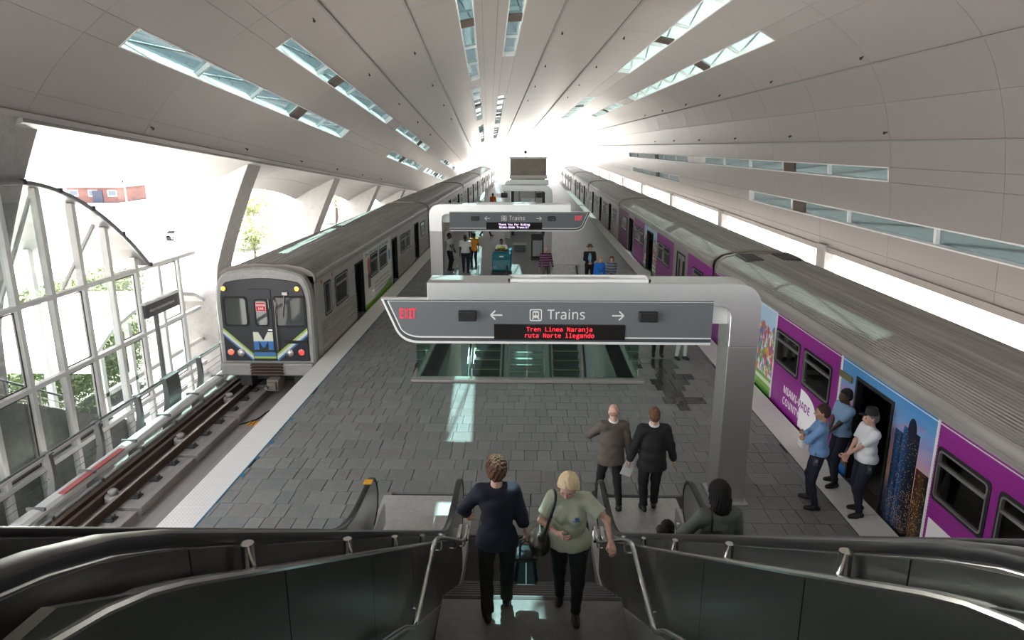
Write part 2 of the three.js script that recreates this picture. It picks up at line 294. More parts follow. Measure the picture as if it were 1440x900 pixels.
// ---------- platform ----------
const WELL = { x0: -2.8, x1: 2.8, z0: -16.45, z1: -27.5 };
const floor = struct('floor', [0, -1.2, -60]);
part(floor, 'platform_slab', merge([bx(-5.72, 5.62, -1.2, -.035, 6, WELL.z0), bx(-5.72, WELL.x0, -1.2, -.035, WELL.z0, WELL.z1), bx(WELL.x1, 5.62, -1.2, -.035, WELL.z0, WELL.z1), bx(-5.72, 5.62, -1.2, -.035, WELL.z1, -128)]), M.paverBed);
{
  const tones = [[.265, .272, .268], [.24, .248, .245], [.29, .295, .29], [.255, .256, .248]], mats = tones.map(t => mat({ color: lin(...t), roughness: .46, map: tGrain, bumpMap: tFine, bumpScale: .0015 }));
  const wetM = [[.06, .06, .058], [.085, .085, .082]].map(t => mat({ color: lin(...t), roughness: .22, map: tGrain }));
  function paverG(w, d) { const i = .0035, h = .034, a = w / 2, b = d / 2, p = [[-a, -h, -b], [a, -h, -b], [a, -h, b], [-a, -h, b], [-a + i, 0, -b + i], [a - i, 0, -b + i], [a - i, 0, b - i], [-a + i, 0, b - i]], f = [[4, 7, 6, 5], [0, 4, 5, 1], [1, 5, 6, 2], [2, 6, 7, 3], [3, 7, 4, 0]];
    const pos = [], uv = []; for (const q of f) for (const k of [0, 1, 2, 0, 2, 3]) { const v = p[q[k]]; pos.push(...v); uv.push(v[0], v[2]); } const g = new THREE.BufferGeometry(); g.setAttribute('position', new THREE.Float32BufferAttribute(pos, 3)); g.setAttribute('uv', new THREE.Float32BufferAttribute(uv, 2)); g.computeVertexNormals(); return g; }
  const W = .252, D = .43, list = [];
  const wet = (x, z) => { const a = Math.sin(x * 1.7 + z * .6) * .5 + Math.sin(x * 3.1 - z * 1.9) * .3 + Math.sin(z * 4.3 + x) * .25; const e = Math.exp(-(((x - 3.7) / .75) ** 2 + ((z + 16) / 2.7) ** 2)); return e + a * .35 > .72; };
  for (let r = 0; r < 60; r++) {
    const z = -8.0 - r * D - D / 2; let x = -5.16 - rnd() * W;
    while (x < 5.06) {
      const w = rnd() < .35 ? W * 1.8 : W, x0 = Math.max(x, -5.16), x1 = Math.min(x + w, 5.07); x += w; if (x1 - x0 < .05) continue;
      const cx = (x0 + x1) / 2; if (z < WELL.z0 + .1 && z > WELL.z1 - .1 && cx > WELL.x0 - .12 && cx < WELL.x1 + .12) continue;
      if (z > -10.6 && Math.abs(cx - .05) < 2.42 && Math.abs(cx - .05) > .95) continue; if (z > -9.3 && Math.abs(cx - .05) < 2.5) continue;
      list.push({ cx, z, w: x1 - x0, wet: wet(cx, z) });
    }
  }
  const seen = p => p.z < -9.2 && (p.z > -15.5);
  const near = list.filter(seen).sort((a, b) => (a.cx ** 2 * .6 + a.z ** 2) - (b.cx ** 2 * .6 + b.z ** 2)).slice(0, 298), set = new Set(near), cache = {};
  const rest = [];
  for (const p of list) {
    const edge = Math.exp(-(((p.cx + 4) / 1.1) ** 2)) * (p.z > -18 ? 1 : .4), jx = p.wet ? .014 : .0025 + (rnd() < .08 + edge * .5 ? .009 : 0), k = (p.w - jx).toFixed(3), key = k + (p.wet ? 'w' : jx > .008 ? 'e' : ''); const dd = D - (p.wet ? .013 : .0025 + (jx > .008 ? .007 : 0));
    const g = cache[key] || (cache[key] = paverG(+k, dd)), y = rr(-.004, .0);
    if (set.has(p)) { const o = new THREE.Mesh(g, p.wet ? wetM[Math.floor(rnd() * 2)] : mats[Math.floor(rnd() * 4)]); o.name = 'paver'; o.position.set(p.cx, 1.2 + y, p.z + 60); floor.add(o); }
    else { const q = g.clone(); q.translate(p.cx, y, p.z); const ui = q.attributes.uv; for (let i = 0; i < ui.count; i++) ui.setXY(i, ui.getX(i) + p.cx * 3.3, ui.getY(i) + p.z * 1.7); (rest[p.wet ? 4 + Math.floor(rnd() * 2) : Math.floor(rnd() * 4)] ||= []).push(q); }
  }
  rest.forEach((a, i) => { const o = part(floor, 'paver_field', merge(a), i < 4 ? mats[i] : wetM[i - 4]); o.userData.kind = 'stuff'; });
  part(floor, 'far_paving', bx(-5.17, 5.08, -.034, -.002, -8.0 - 60 * D, -128), mat({ color: lin(.26, .266, .26), roughness: .46, map: tGrain, bumpMap: tFine, bumpScale: .002 }));
  part(floor, 'paving_joint', bx(-5.15, 5.06, -.004, .001, -33.86, -33.95), M.conc);
  // tactile edge strips, one panel after another
  const sg = new THREE.BoxGeometry(.585, .04, 1.19); { const u = sg.attributes.uv; for (let i = 0; i < u.count; i++) u.setXY(i, u.getX(i) * .585, u.getY(i) * 1.19); }
  for (const xc of [-5.475, 5.375]) for (let z = -7; z > -127; z -= 1.2) lpart(floor, 'tactile_tile', sg, M.tact, [xc, 1.182, z + 60]);
  part(floor, 'tape_line', bx(-5.18, -5.155, -.01, .004, -7, -40), M.blueTape);
  part(floor, 'edge_band', bx(5.065, 5.08, -.01, .003, -7, -60), M.darkGrey);
  for (const [x, z] of [[-5.11, -12.6], [-5.14, -11.9], [-5.12, -13.8], [-5.13, -11.2]]) part(floor, 'tape_scrap', bx(x - .03, x + .04, .0, .006, z, z + .12), M.blueTape);
  // edge faces of the platform
  part(floor, 'edge_face', merge([bx(-5.78, -5.72, -1.2, -.02, 6, -128), bx(5.62, 5.67, -1.2, -.02, 6, -128)]), M.conc);
}
// ---------- track on the left ----------
{
  const tr = struct('floor_track', [-7.5, -1.4, -60]); tr.name = 'floor_002';
  part(tr, 'track_slab', bx(-9.65, -5.72, -1.4, -1.12, 8, -170), M.conc);
  part(tr, 'deck_slab', bx(5.62, 10.5, -1.4, -1.12, 8, -170), M.conc);
  const rp = [[-.07, 0], [.07, 0], [.07, .015], [.012, .035], [.012, .12], [.036, .13], [.036, .165], [-.036, .165], [-.036, .13], [-.012, .12], [-.012, .035], [-.07, .015]];
  const railAt = (x, y, z0, z1) => extXY(rp.map(p => [p[0] + x, p[1] + y]), null, z1, z0);
  const rl = thing('running_rail', 'brown steel running rail on concrete plinths left of the platform', 'rail', [-7.86, -.94, -60]);
  part(rl, 'rail_section', railAt(-7.86, -.94, 6, -150), M.rail); part(rl, 'rail_head', bx(-7.889, -7.831, -.776, -.772, 6, -150), M.railTop, 'worn shiny top of the rail');
  const rl2 = thing('running_rail', 'second running rail close under the platform edge', 'rail', [-6.45, -.94, -60]); part(rl2, 'rail_section', railAt(-6.45, -.94, 6, -150), M.rail);
  const gr = thing('guard_rail', 'dark paired guard rail beside the white power rail cover', 'rail', [-8.42, -1.1, -60]);
  part(gr, 'rail_bar', bx(-8.36, -8.28, -1.05, -.86, 6, -150), M.rail); part(gr, 'rail_bar', bx(-8.56, -8.46, -1.05, -.84, 6, -150), M.rail);
  const pl = thing('rail_plinth', 'row of pale concrete rail plinths under the running rail', 'plinth', [-7.65, -1.12, -20]);
  const clipG = merge([bx(-.09, .09, 0, .03, -.1, .1), bx(-.05, .05, .03, .055, -.07, .07), cyl(V(.06, .03, .05), V(.06, .09, .05), .018, .018, 6), cyl(V(.06, .03, -.05), V(.06, .09, -.05), .018, .018, 6)]);
  for (let z = -7; z > -48; z -= 2.3) { part(pl, 'plinth', rbx(-7.98, -7.36, -1.13, -.94, z, z - 2.18, .02), M.conc); for (let k = 0; k < 3; k++) lpart(pl, 'fastener', clipG, M.darkGrey, [-7.68 + 7.65, -.94 + 1.12, z - .4 - k * .72 + 20]); }
  let k = 0;
  for (const z of [-9.4, -12.0, -14.7, -17.4]) { const o = thing('concrete_post', ['round concrete post between the rails, nearest the escalator', 'round concrete post between the rails, second from the escalator', 'round concrete post between the rails, third from the escalator', 'round concrete post between the rails, just in front of the silver train'][k++], 'post', [-8.13, -1.12, z], 'concrete posts between the rails'); part(o, 'post', new THREE.LatheGeometry([[0, 0], [.17, 0], [.165, .2], [.15, .23], [0, .23]].map(p => new THREE.Vector2(...p)), 18).translate(-8.13, -1.12, z), M.conc); part(o, 'insulator', new THREE.LatheGeometry([[0, .23], [.09, .23], [.08, .28], [.1, .3], [.06, .34], [0, .34]].map(p => new THREE.Vector2(...p)), 12).translate(-8.13, -1.12, z), M.conc); }
  const cv = thing('power_rail_cover', 'long white power rail cover along the track with a red warning stripe', 'rail cover', [-8.95, -1.1, -60]);
  part(cv, 'cover', extXY([[-9.1, -.78], [-9.08, -.7], [-8.98, -.66], [-8.86, -.68], [-8.8, -.74], [-8.8, -.8], [-9.1, -.82]], null, -150, 8), M.white);
  part(cv, 'lower_pipe', cyl(V(-8.72, -.9, 8), V(-8.72, -.9, -150), .05, .05, 10), mat({ color: lin(.55, .56, .56), metalness: .6, roughness: .35 }));
  part(cv, 'warning_stripe', bx(-8.93, -8.8, -.678, -.658, -11.6, -13.6), mat({ color: lin(.55, .12, .12), roughness: .6 }), 'red warning stripe');
  for (let z = -8; z > -40; z -= 1.5) part(cv, 'bracket', merge([bx(-9.0, -8.66, -1.12, -.82, z, z - .08), bx(-9.12, -8.78, -.7, -.64, z, z - .05)]), M.midGrey);
  const dr = thing('track_drain', 'small yellow drain grate marked on the track slab', 'drain', [-6.95, -1.12, -16.1]); for (let i = 0; i < 4; i++) part(dr, 'slat', bx(-7.12 + i * .09, -7.07 + i * .09, -1.121, -1.1, -15.95, -16.25), mat({ color: lin(.75, .36, .02), roughness: .6 }));
  const cab = thing('track_cable', 'thin dark cable lying across the track slab', 'cable', [-6.9, -1.12, -16.6]); part(cab, 'cable', tube([V(-7.3, -1.1, -16.0), V(-7, -1.1, -16.35), V(-6.9, -1.1, -16.9), V(-6.7, -1.1, -17.2), V(-6.3, -1.1, -17.3)], .018, 30, 6), M.black);
  // guard rail with bent grey posts and wires
  const hr = thing('guide_railing', 'grey cable railing with bent posts along the outer track edge', 'railing', [-9.35, -1.12, -20]);
  const postS = () => { const s = new THREE.Shape(); s.moveTo(-9.52, -1.3); s.bezierCurveTo(-9.3, -.85, -9.24, -.5, -9.3, -.02); s.lineTo(-9.18, .02); s.bezierCurveTo(-9.1, -.45, -9.14, -.9, -9.36, -1.3); return s; };
  for (let z = -8.8, i = 0; z > -60; z -= 1.55, i++) { const wide = i === 5; part(hr, 'post', extXY(postS(), null, z - (wide ? .32 : .05), z + (wide ? .32 : .05), .005, 10), M.greyPost); part(hr, 'cap', bx(-9.33, -9.15, 0, .03, z - (wide ? .34 : .07), z + (wide ? .34 : .07)), M.midGrey); }
  part(hr, 'top_rail', cyl(V(-9.24, .02, -7), V(-9.24, .02, -60), .025, .025, 10), M.greyPost);
  part(hr, 'second_rail', bx(-9.42, -9.36, -.16, -.09, -7, -60), M.white);
  for (const y of [-.32, -.5, -.68, -.86, -1.0]) part(hr, 'wire', cyl(V(-9.24 - (y < -.6 ? .06 : 0), y, -7), V(-9.24 - (y < -.6 ? .06 : 0), y, -60), .006, .006, 5), M.greyPost);
}
// ---------- trains ----------
const carW = 2.66, ROOF_Y = 2.12;
function roofProfile(x0, x1, y0, rise, thick, ribs) {
  const xc = (x0 + x1) / 2, a = Math.abs(x1 - x0) / 2, N = ribs * 4, out = [];
  const f = (t, k) => { const th = Math.PI * t, c = Math.cos(th), s = Math.sin(th); return [xc - Math.sign(c) * Math.abs(c) ** .72 * (a - k), y0 + Math.abs(s) ** .62 * (rise - k)]; };
  for (let i = 0; i <= N; i++) { const t = i / N, p = f(t, (i % 4 === 1 || i % 4 === 2) && t > .1 && t < .9 ? .012 : 0); out.push(p); }
  for (let i = 24; i >= 0; i--) out.push(f(i / 24, thick)); return out;
}
// side wall with window and door holes, cut into segments {a (near z), b (far z), m}
function sideWall(car, xs, inward, segs, holes, y0 = -.2, y1 = ROOF_Y) {
  for (const s of segs) {
    const hs = holes.filter(h => h.a <= s.a + .001 && h.b >= s.b - .001);
    const doors = hs.filter(h => h.door).sort((p, q) => p.b - q.b);
    const pts = [[s.b, y0]]; for (const d of doors) pts.push([d.b, y0], [d.b, d.y1], [d.a, d.y1], [d.a, y0]); pts.push([s.a, y0], [s.a, y1], [s.b, y1]);
    const g = extZY(pts, hs.filter(h => !h.door).map(h => rrect(h.b, h.a, h.y0, h.y1, .07)), Math.min(xs, xs + inward * .06), Math.max(xs, xs + inward * .06));
    if (s.tex) { const u = g.attributes.uv, p = g.attributes.position; for (let i = 0; i < u.count; i++) u.setXY(i, inward < 0 ? (s.a - p.getZ(i)) / (s.a - s.b) : (p.getZ(i) - s.b) / (s.a - s.b), (p.getY(i) - y0) / (y1 - y0)); }
    part(car, s.name || 'side_panel', g, s.m, s.label);
  }
}
function windowIn(car, xs, inward, h, split = true, frameM = M.steelDull) {
  const o = -inward, ring = (x0, x1, g0, g1) => extZY(rshape(h.b - g1, h.a + g1, h.y0 - g1, h.y1 + g1, .08), [rrect(h.b + g0, h.a - g0, h.y0 + g0, h.y1 - g0, .06)], Math.min(x0, x1), Math.max(x0, x1));
  const w = part(car, 'window', ring(xs + o * .012, xs + inward * .05, .03, .025), M.gasket);
  part(w, 'inner_frame', ring(xs + o * .02, xs + inward * .02, .045, -.02), frameM);
  part(w, 'pane', extZY(rshape(h.b + .02, h.a - .02, h.y0 + .02, h.y1 - .02, .05), null, Math.min(xs + inward * .02, xs + inward * .03), Math.max(xs + inward * .02, xs + inward * .03)), M.tint);
  if (split) part(w, 'rail', bx(xs + o * .02, xs + inward * .03, h.y0 + (h.y1 - h.y0) * .68, h.y0 + (h.y1 - h.y0) * .68 + .045, h.b + .02, h.a - .02), frameM);
}
function doorIn(car, xs, inward, d, closed, leafM) {
  const o = -inward; const fr = part(car, 'door_frame', merge([bx(xs + o * .015, xs + inward * .1, d.y1, d.y1 + .06, d.b - .05, d.a + .05), bx(xs + o * .015, xs + inward * .1, -.1, d.y1, d.b - .05, d.b + .01), bx(xs + o * .015, xs + inward * .1, -.1, d.y1, d.a - .01, d.a + .05)]), M.gasket);
  part(fr, 'threshold', bx(xs + o * .04, xs + inward * .2, -.06, -.03, d.b, d.a), M.steelDull);
  const mid = (d.a + d.b) / 2, leaves = closed ? [[d.b, mid - .008], [mid + .008, d.a]] : [];
  for (const [b, a] of leaves) { const l = part(car, 'door_leaf', extZY(rshape(b, a, -.03, d.y1, .02), [rrect(b + .14, a - .14, .75, d.y1 - .2, .06)], Math.min(xs + inward * .02, xs + inward * .06), Math.max(xs + inward * .02, xs + inward * .06)), leafM || M.trainSmooth); part(l, 'pane', bx(xs + inward * .035, xs + inward * .045, .75, d.y1 - .2, b + .14, a - .14), M.tint); }
}
const seatM = mat({ color: lin(.1, .12, .16), roughness: .7 });
const archM = mat({ color: lin(.3, .26, .23), metalness: .5, roughness: .5 });
function trainCar({ name, label, xs, inward, zn, zf, segs, holes, closed = [], group, roofM, flute }) {
  const xo = xs + inward * carW, x0 = Math.min(xs, xo), x1 = Math.max(xs, xo), zc = (zn + zf) / 2;
  const car = thing(name, label, 'train car', [(x0 + x1) / 2, -.95, zc], group);
  const rp = roofProfile(x0, x1, ROOF_Y - .02, .5, .06, 44); part(car, 'roof', extXY(rp, null, zf, zn), roofM || M.trainRoof);
  part(car, 'cornice', bx(xs - inward * .012, xs + inward * .03, ROOF_Y - .05, ROOF_Y + .03, zf, zn), M.trainSmooth);
  for (const [za, zb] of [[zf, zf + .18], [zn - .18, zn]]) part(car, 'end_arch', extXY([...roofProfile(x0 - .03, x1 + .03, ROOF_Y - .02, .54, .16, 8)], null, za, zb), archM);
  for (const [xa, xb] of [[x0, x0 + .1], [x1 - .1, x1]]) part(car, 'end_post', bx(xa, xb, -.2, ROOF_Y, zf, zf + .12), archM);
  sideWall(car, xs, inward, segs, holes);
  for (const h of holes) if (h.door) doorIn(car, xs, inward, h, closed.includes(h), h.leaf); else windowIn(car, xs, inward, h, h.split !== false);
  if (flute) { const ds = holes.filter(h => h.door).sort((p, q) => q.a - p.a), ends = [zn - .4, ...ds.flatMap(d => [d.a + .06, d.b - .06]), zf + .2], fl = []; for (let i = 0; i < ends.length; i += 2) for (let y = -.12; y < .9; y += .088) { if (flute.some(f => ends[i] <= f[0] + .2 && ends[i + 1] >= f[1] - .4)) continue; fl.push(bx(xs - inward * .026, xs, y, y + .046, ends[i], ends[i + 1])); } const o = part(car, 'fluting', merge(fl), M.trainSmooth); o.userData.kind = 'stuff'; }
  // outer side with plain windows
  const far = holes.filter(h => !h.door);
  sideWall(car, xo, -inward, [{ a: zn, b: zf, m: M.trainSteel, name: 'outer_side' }], far);
  part(car, 'outer_glazing', merge(far.map(h => bx(xo - inward * .03, xo - inward * .02, h.y0, h.y1, h.b, h.a))), M.tint);
  part(car, 'car_floor', bx(x0 + .05, x1 - .05, -.16, -.06, zf, zn), M.interior); for (const e of [zf, zn - .05]) part(car, 'end_wall', bx(x0 + .02, x1 - .02, -.15, 2.3, e, e + .05), M.trainSmooth);
  part(car, 'ceiling_liner', bx(x0 + .1, x1 - .1, 2.02, 2.06, zf + .1, zn - .1), M.interior);
  part(car, 'underframe', bx(x0 + .12, x1 - .12, -.75, -.16, zf + .2, zn - .2), M.darkGrey);
  for (const e of [zn - 3, zn - 5, zf + 3, zf + 5]) for (const x of [x0 + .55, x1 - .55]) part(car, 'wheel', cyl(V(x - .06, -.4, e), V(x + .06, -.4, e), .36, .36, 20), M.rail);
  // seats and poles inside
  for (let z = zn - 1.2; z > zf + 1 && zn > -42; z -= 1.1) { if (holes.some(h => h.door && z < h.a + .5 && z > h.b - .5)) continue; part(car, 'seat', merge([bx(xo - inward * .12, xo - inward * .55, -.06, .38, z - .45, z + .45), bx(xo - inward * .1, xo - inward * .18, .38, .9, z - .45, z + .45)]), seatM); }
  return car;
}
const win = (a, b, y0 = .95, y1 = 1.7, o = {}) => ({ a, b, y0, y1, ...o }), door = (a, b, o = {}) => ({ a, b, y1: 1.82, door: true, ...o });
// printed wraps (flat print on the cars)
const tSkyline = ctex(canvas(900, 720, (c, w, h) => {
  const g = c.createLinearGradient(0, 0, 0, h); g.addColorStop(0, '#3d8fd0'); g.addColorStop(.22, '#7fa6d6'); g.addColorStop(.4, '#c9a0b0'); g.addColorStop(.6, '#e8b48c'); g.addColorStop(.75, '#3a4f78'); g.addColorStop(1, '#101626'); c.fillStyle = g; c.fillRect(0, 0, w, h);
  for (let i = 0; i < 40; i++) { c.fillStyle = `rgba(${150 + rnd() * 60 | 0},${90 + rnd() * 60 | 0},${150 + rnd() * 50 | 0},.28)`; c.beginPath(); c.ellipse(rnd() * w, h * (.15 + rnd() * .3), 30 + rnd() * 90, 6 + rnd() * 16, -.2, 0, 7); c.fill(); }
  const bld = (x, y, bw, top, hue) => { const gg = c.createLinearGradient(x, 0, x + bw, 0); gg.addColorStop(0, top); gg.addColorStop(.45, hue); gg.addColorStop(1, '#0d1220'); c.fillStyle = gg; c.fillRect(x, y, bw, h - y); for (let xx = x + 5; xx < x + bw - 3; xx += 9) { c.fillStyle = 'rgba(8,12,24,.55)'; c.fillRect(xx, y, 3, h - y); } for (let yy = y + 8; yy < h; yy += 7) for (let xx = x + 1; xx < x + bw - 4; xx += 9) if (rnd() < .16 + .5 * Math.max(0, yy / h - .45)) { c.fillStyle = ['#ffd27a', '#ffb14a', '#fff0c0', '#ff9a4c'][rnd() * 4 | 0]; c.fillRect(xx, yy, 4, 3); } };
  bld(20, 260, 90, '#26304a', '#3a4f70'); bld(110, 330, 100, '#4a3a40', '#5a4a50'); bld(240, 110, 110, '#10141f', '#20242e'); bld(470, 250, 90, '#1c2030', '#2a3040'); bld(590, 190, 70, '#0e3a66', '#1f6fb4'); bld(655, 150, 130, '#1a6ab4', '#24334f'); c.fillStyle = '#1a2233'; c.beginPath(); c.ellipse(720, 150, 34, 60, 0, 0, 7); c.fill(); bld(790, 300, 95, '#4a3020', '#6a4a2a'); bld(360, 300, 90, '#1c1c28', '#2a2a34');
  for (let i = 0; i < 700; i++) { c.fillStyle = ['#ffb347', '#ff7a2a', '#a83030', '#ffe0a0', '#7a4420', '#3a2a20'][rnd() * 6 | 0]; c.globalAlpha = .75; c.fillRect(rnd() * w, h * (.62 + rnd() * .36), 2 + rnd() * 6, 2 + rnd() * 4); } c.globalAlpha = 1;
  c.fillStyle = '#1f6fc0'; c.fillRect(0, h * .86, 210, h * .14); c.fillStyle = '#fff'; c.fillRect(0, 0, 12, h); c.fillRect(w - 12, 0, 12, h);
}));
const tPark = ctex(canvas(512, 512, (c, w, h) => {
  c.fillStyle = '#e9eef2'; c.fillRect(0, 0, w, h); c.fillStyle = '#b9d7ee'; c.fillRect(0, 0, w, 130); const cols = ['#3fae49', '#e2483d', '#f4c431', '#2d7fc4', '#8a4fb0', '#35b5a8', '#f28a2c', '#c93c8d', '#6bbf3a'];
  for (let i = 0; i < 230; i++) { c.fillStyle = cols[rnd() * cols.length | 0]; c.globalAlpha = .85; c.beginPath(); c.ellipse(rnd() * w, 120 + rnd() * 250, 5 + rnd() * 20, 6 + rnd() * 26, rnd() * 3, 0, 7); c.fill(); }
  c.globalAlpha = 1; c.fillStyle = '#7fae4a'; c.fillRect(0, 380, w, 140); c.fillStyle = '#dfe8cf'; c.fillRect(0, 400, w, 22); c.fillStyle = '#5d9440'; c.fillRect(0, 450, w, 70); c.fillStyle = '#fff'; c.fillRect(0, 0, 8, h); c.fillRect(w - 8, 0, 8, h);
}));
const tLogo = ctex(canvas(1024, 332, (c, w, h) => { // white county lettering on purple
  c.fillStyle = '#8f1f8a'; c.fillRect(0, 0, w, h); c.fillStyle = '#fff'; c.beginPath(); c.moveTo(480, 10); c.quadraticCurveTo(800, 0, 820, 190); c.lineTo(820, 332); c.lineTo(480, 332); c.closePath(); c.fill();
  c.font = 'bold 92px sans-serif'; const wr = () => { c.fillText('MIAMI-DADE', 120, 170); c.fillText('COUNTY', 120, 270); }; for (const [x0, x1, f] of [[0, 480, '#fff'], [480, 820, '#8f1f8a'], [820, 1024, '#fff']]) { c.save(); c.beginPath(); c.rect(x0, 0, x1 - x0, h); c.clip(); c.fillStyle = f; wr(); c.restore(); }
}));
const tSquig = ctex(canvas(256, 256, (c) => { c.fillStyle = '#f4f1f3'; c.fillRect(0, 0, 256, 256); c.strokeStyle = '#8f1f8a'; c.lineWidth = 12; c.setLineDash([26, 10]); c.beginPath(); c.moveTo(40, 190); c.lineTo(95, 90); c.lineTo(130, 170); c.lineTo(185, 70); c.lineTo(215, 190); c.stroke(); }));
const tAd = ctex(canvas(768, 512, (c, w, h) => {
  c.fillStyle = '#eceae4'; c.fillRect(0, 0, w, h); c.fillStyle = '#7ab82e'; c.beginPath(); c.moveTo(0, 512); c.lineTo(0, 430); c.quadraticCurveTo(300, 470, 768, 380); c.lineTo(768, 512); c.fill(); c.fillStyle = '#222'; c.font = 'bold 44px sans-serif'; c.fillText('The other way to get the latest', 40, 60);
  c.font = '30px sans-serif'; for (let i = 0; i < 4; i++) c.fillText('route and schedule news for you', 250, 330 + i * 36); c.fillStyle = '#b5532f'; c.beginPath(); c.ellipse(120, 140, 34, 70, 0, 0, 7); c.fill(); c.fillStyle = '#6b2f22'; c.fillRect(88, 200, 66, 120); c.fillStyle = '#2f7fc8'; c.fillRect(690, 130, 44, 90);
}));
const wrapM = t => mat({ map: t, roughness: .35, bumpMap: tLines, bumpScale: .0012 });
// right train: the near purple car (cartoon-like and skyline prints), a second purple car, silver cars behind
{
  const xs = 5.75, inn = 1;
  const h1 = [win(-2.9, -4.3), door(-4.9, -6.2), win(-6.4, -7.62), win(-7.82, -8.9), door(-10.2, -11.36), win(-12.38, -13.68), win(-13.92, -15.3), door(-16.6, -17.9), win(-18.6, -20.2)];
  const P = M.purple;
  const segs = [{ a: 2, b: -8.99, m: P }, { a: -8.99, b: -12.02, m: wrapM(tSkyline), tex: true, name: 'skyline_print', label: 'night city skyline print' }, { a: -12.02, b: -15.35, m: P }, { a: -15.35, b: -16.5, m: wrapM(tPark), tex: true, name: 'meadow_print', label: 'colourful print over green grass' }, { a: -16.5, b: -18.0, m: P }, { a: -18, b: -20.8, m: P }];
  const hh = h1.map(h => h.door && h.a === -4.9 ? h : h);
  const c1 = trainCar({ name: 'train_car', label: 'purple wrapped train car with the city skyline print, nearest on the right', xs, inward: inn, zn: 2, zf: -20.8, segs, holes: hh, closed: hh.filter(h => h.door && h.a !== -10.2) });
    const sheet = (z0, z1, y0, y1, t, nm, lb) => { const g = extZY([[z1, y0], [z0, y0], [z0, y1], [z1, y1]], null, xs - .006, xs - .0005); const u = g.attributes.uv, p = g.attributes.position; for (let i = 0; i < u.count; i++) u.setXY(i, (p.getZ(i) - z1) / (z0 - z1), (p.getY(i) - y0) / (y1 - y0)); part(c1, nm, g, mat({ map: t, roughness: .35 }), lb); };
  sheet(-12.25, -14.9, .0, .86, tLogo, 'county_lettering', 'white county lettering on purple'); sheet(-8.35, -8.9, .0, .62, tSquig, 'stamp_print', 'white stamp print with a purple zigzag');
  // perforated white borders of the prints
  for (const z of [-8.99, -12.02, -15.35, -16.5]) { const d = []; for (let y = 0; y < 2.1; y += .05) d.push(bx(xs - .009, xs - .001, y, y + .033, z - .03, z + .03)); d.push(bx(xs - .008, xs - .0008, 0, 2.1, z - .018, z + .018)); part(c1, 'print_border', merge(d), M.white); }
  part(c1, 'white_line', bx(xs - .006, xs, 2.02, 2.035, -20.8, 2), M.white);
  part(c1, 'side_lamp', rbx(xs - .03, xs, 1.68, 1.8, -11.55, -12.05, .02), mat({ color: lin(.2, .17, .08), roughness: .3 })); 
  part(c1, 'grab_pole', cyl(V(xs + .45, -.05, -10.9), V(xs + .45, 2.05, -10.9), .018, .018, 8), M.steelBright);
  // pantograph-like hatches on the roof ends
  for (const [x, z] of [[6.5, -20.0], [7.6, -20.1]]) part(c1, 'roof_grille', rbx(x - .25, x + .25, 2.55, 2.63, z - .55, z + .55, .02), M.darkGrey);
  const h2 = [win(-22.2, -23.6), door(-24.9, -26.2, { leaf: mat({ color: lin(.4, .38, .36), metalness: .6, roughness: .4 }) }), win(-27.6, -29), win(-29.05, -30.3), door(-31.4, -33), win(-34.1, -35.4), win(-35.5, -36.8), door(-37.6, -39.0), win(-40, -42)];
  const sg2 = [{ a: -21.1, b: -24.4, m: P }, { a: -24.4, b: -26.9, m: M.trainSmooth, label: 'bare steel round the closed doors' }, { a: -26.9, b: -30.5, m: P }, { a: -30.5, b: -33.8, m: wrapM(tPark), tex: true, name: 'meadow_print' }, { a: -33.8, b: -37.2, m: P }, { a: -37.2, b: -39.4, m: M.trainSmooth }, { a: -39.4, b: -43.4, m: mat({ color: lin(.2, .05, .18), roughness: .35 }) }];
  trainCar({ name: 'train_car', label: 'second purple train car on the right, with bare steel doors', xs, inward: inn, zn: -21.1, zf: -43.4, segs: sg2, holes: h2, closed: [h2[1]] });
  for (let k = 0; k < 4; k++) { const zn = -43.7 - k * 22.6, zf = zn - 22.3, hs = [win(zn - 1.4, zn - 2.9), door(zn - 4, zn - 5.3), win(zn - 6.3, zn - 7.7), win(zn - 7.9, zn - 9.2), door(zn - 10.4, zn - 11.8), win(zn - 13, zn - 14.4), win(zn - 14.6, zn - 16), door(zn - 17, zn - 18.3), win(zn - 19.4, zn - 21)];
    trainCar({ name: 'train_car', label: ['silver train car coupled behind the purple cars on the right', 'silver car of the right train, fourth from the camera', 'silver car of the right train, fifth from the camera', 'farthest silver car of the right train'][k], xs, inward: inn, zn, zf, segs: [{ a: zn, b: zf, m: M.trainSteel }], holes: hs, flute: k < 2 ? [] : null }); }
}
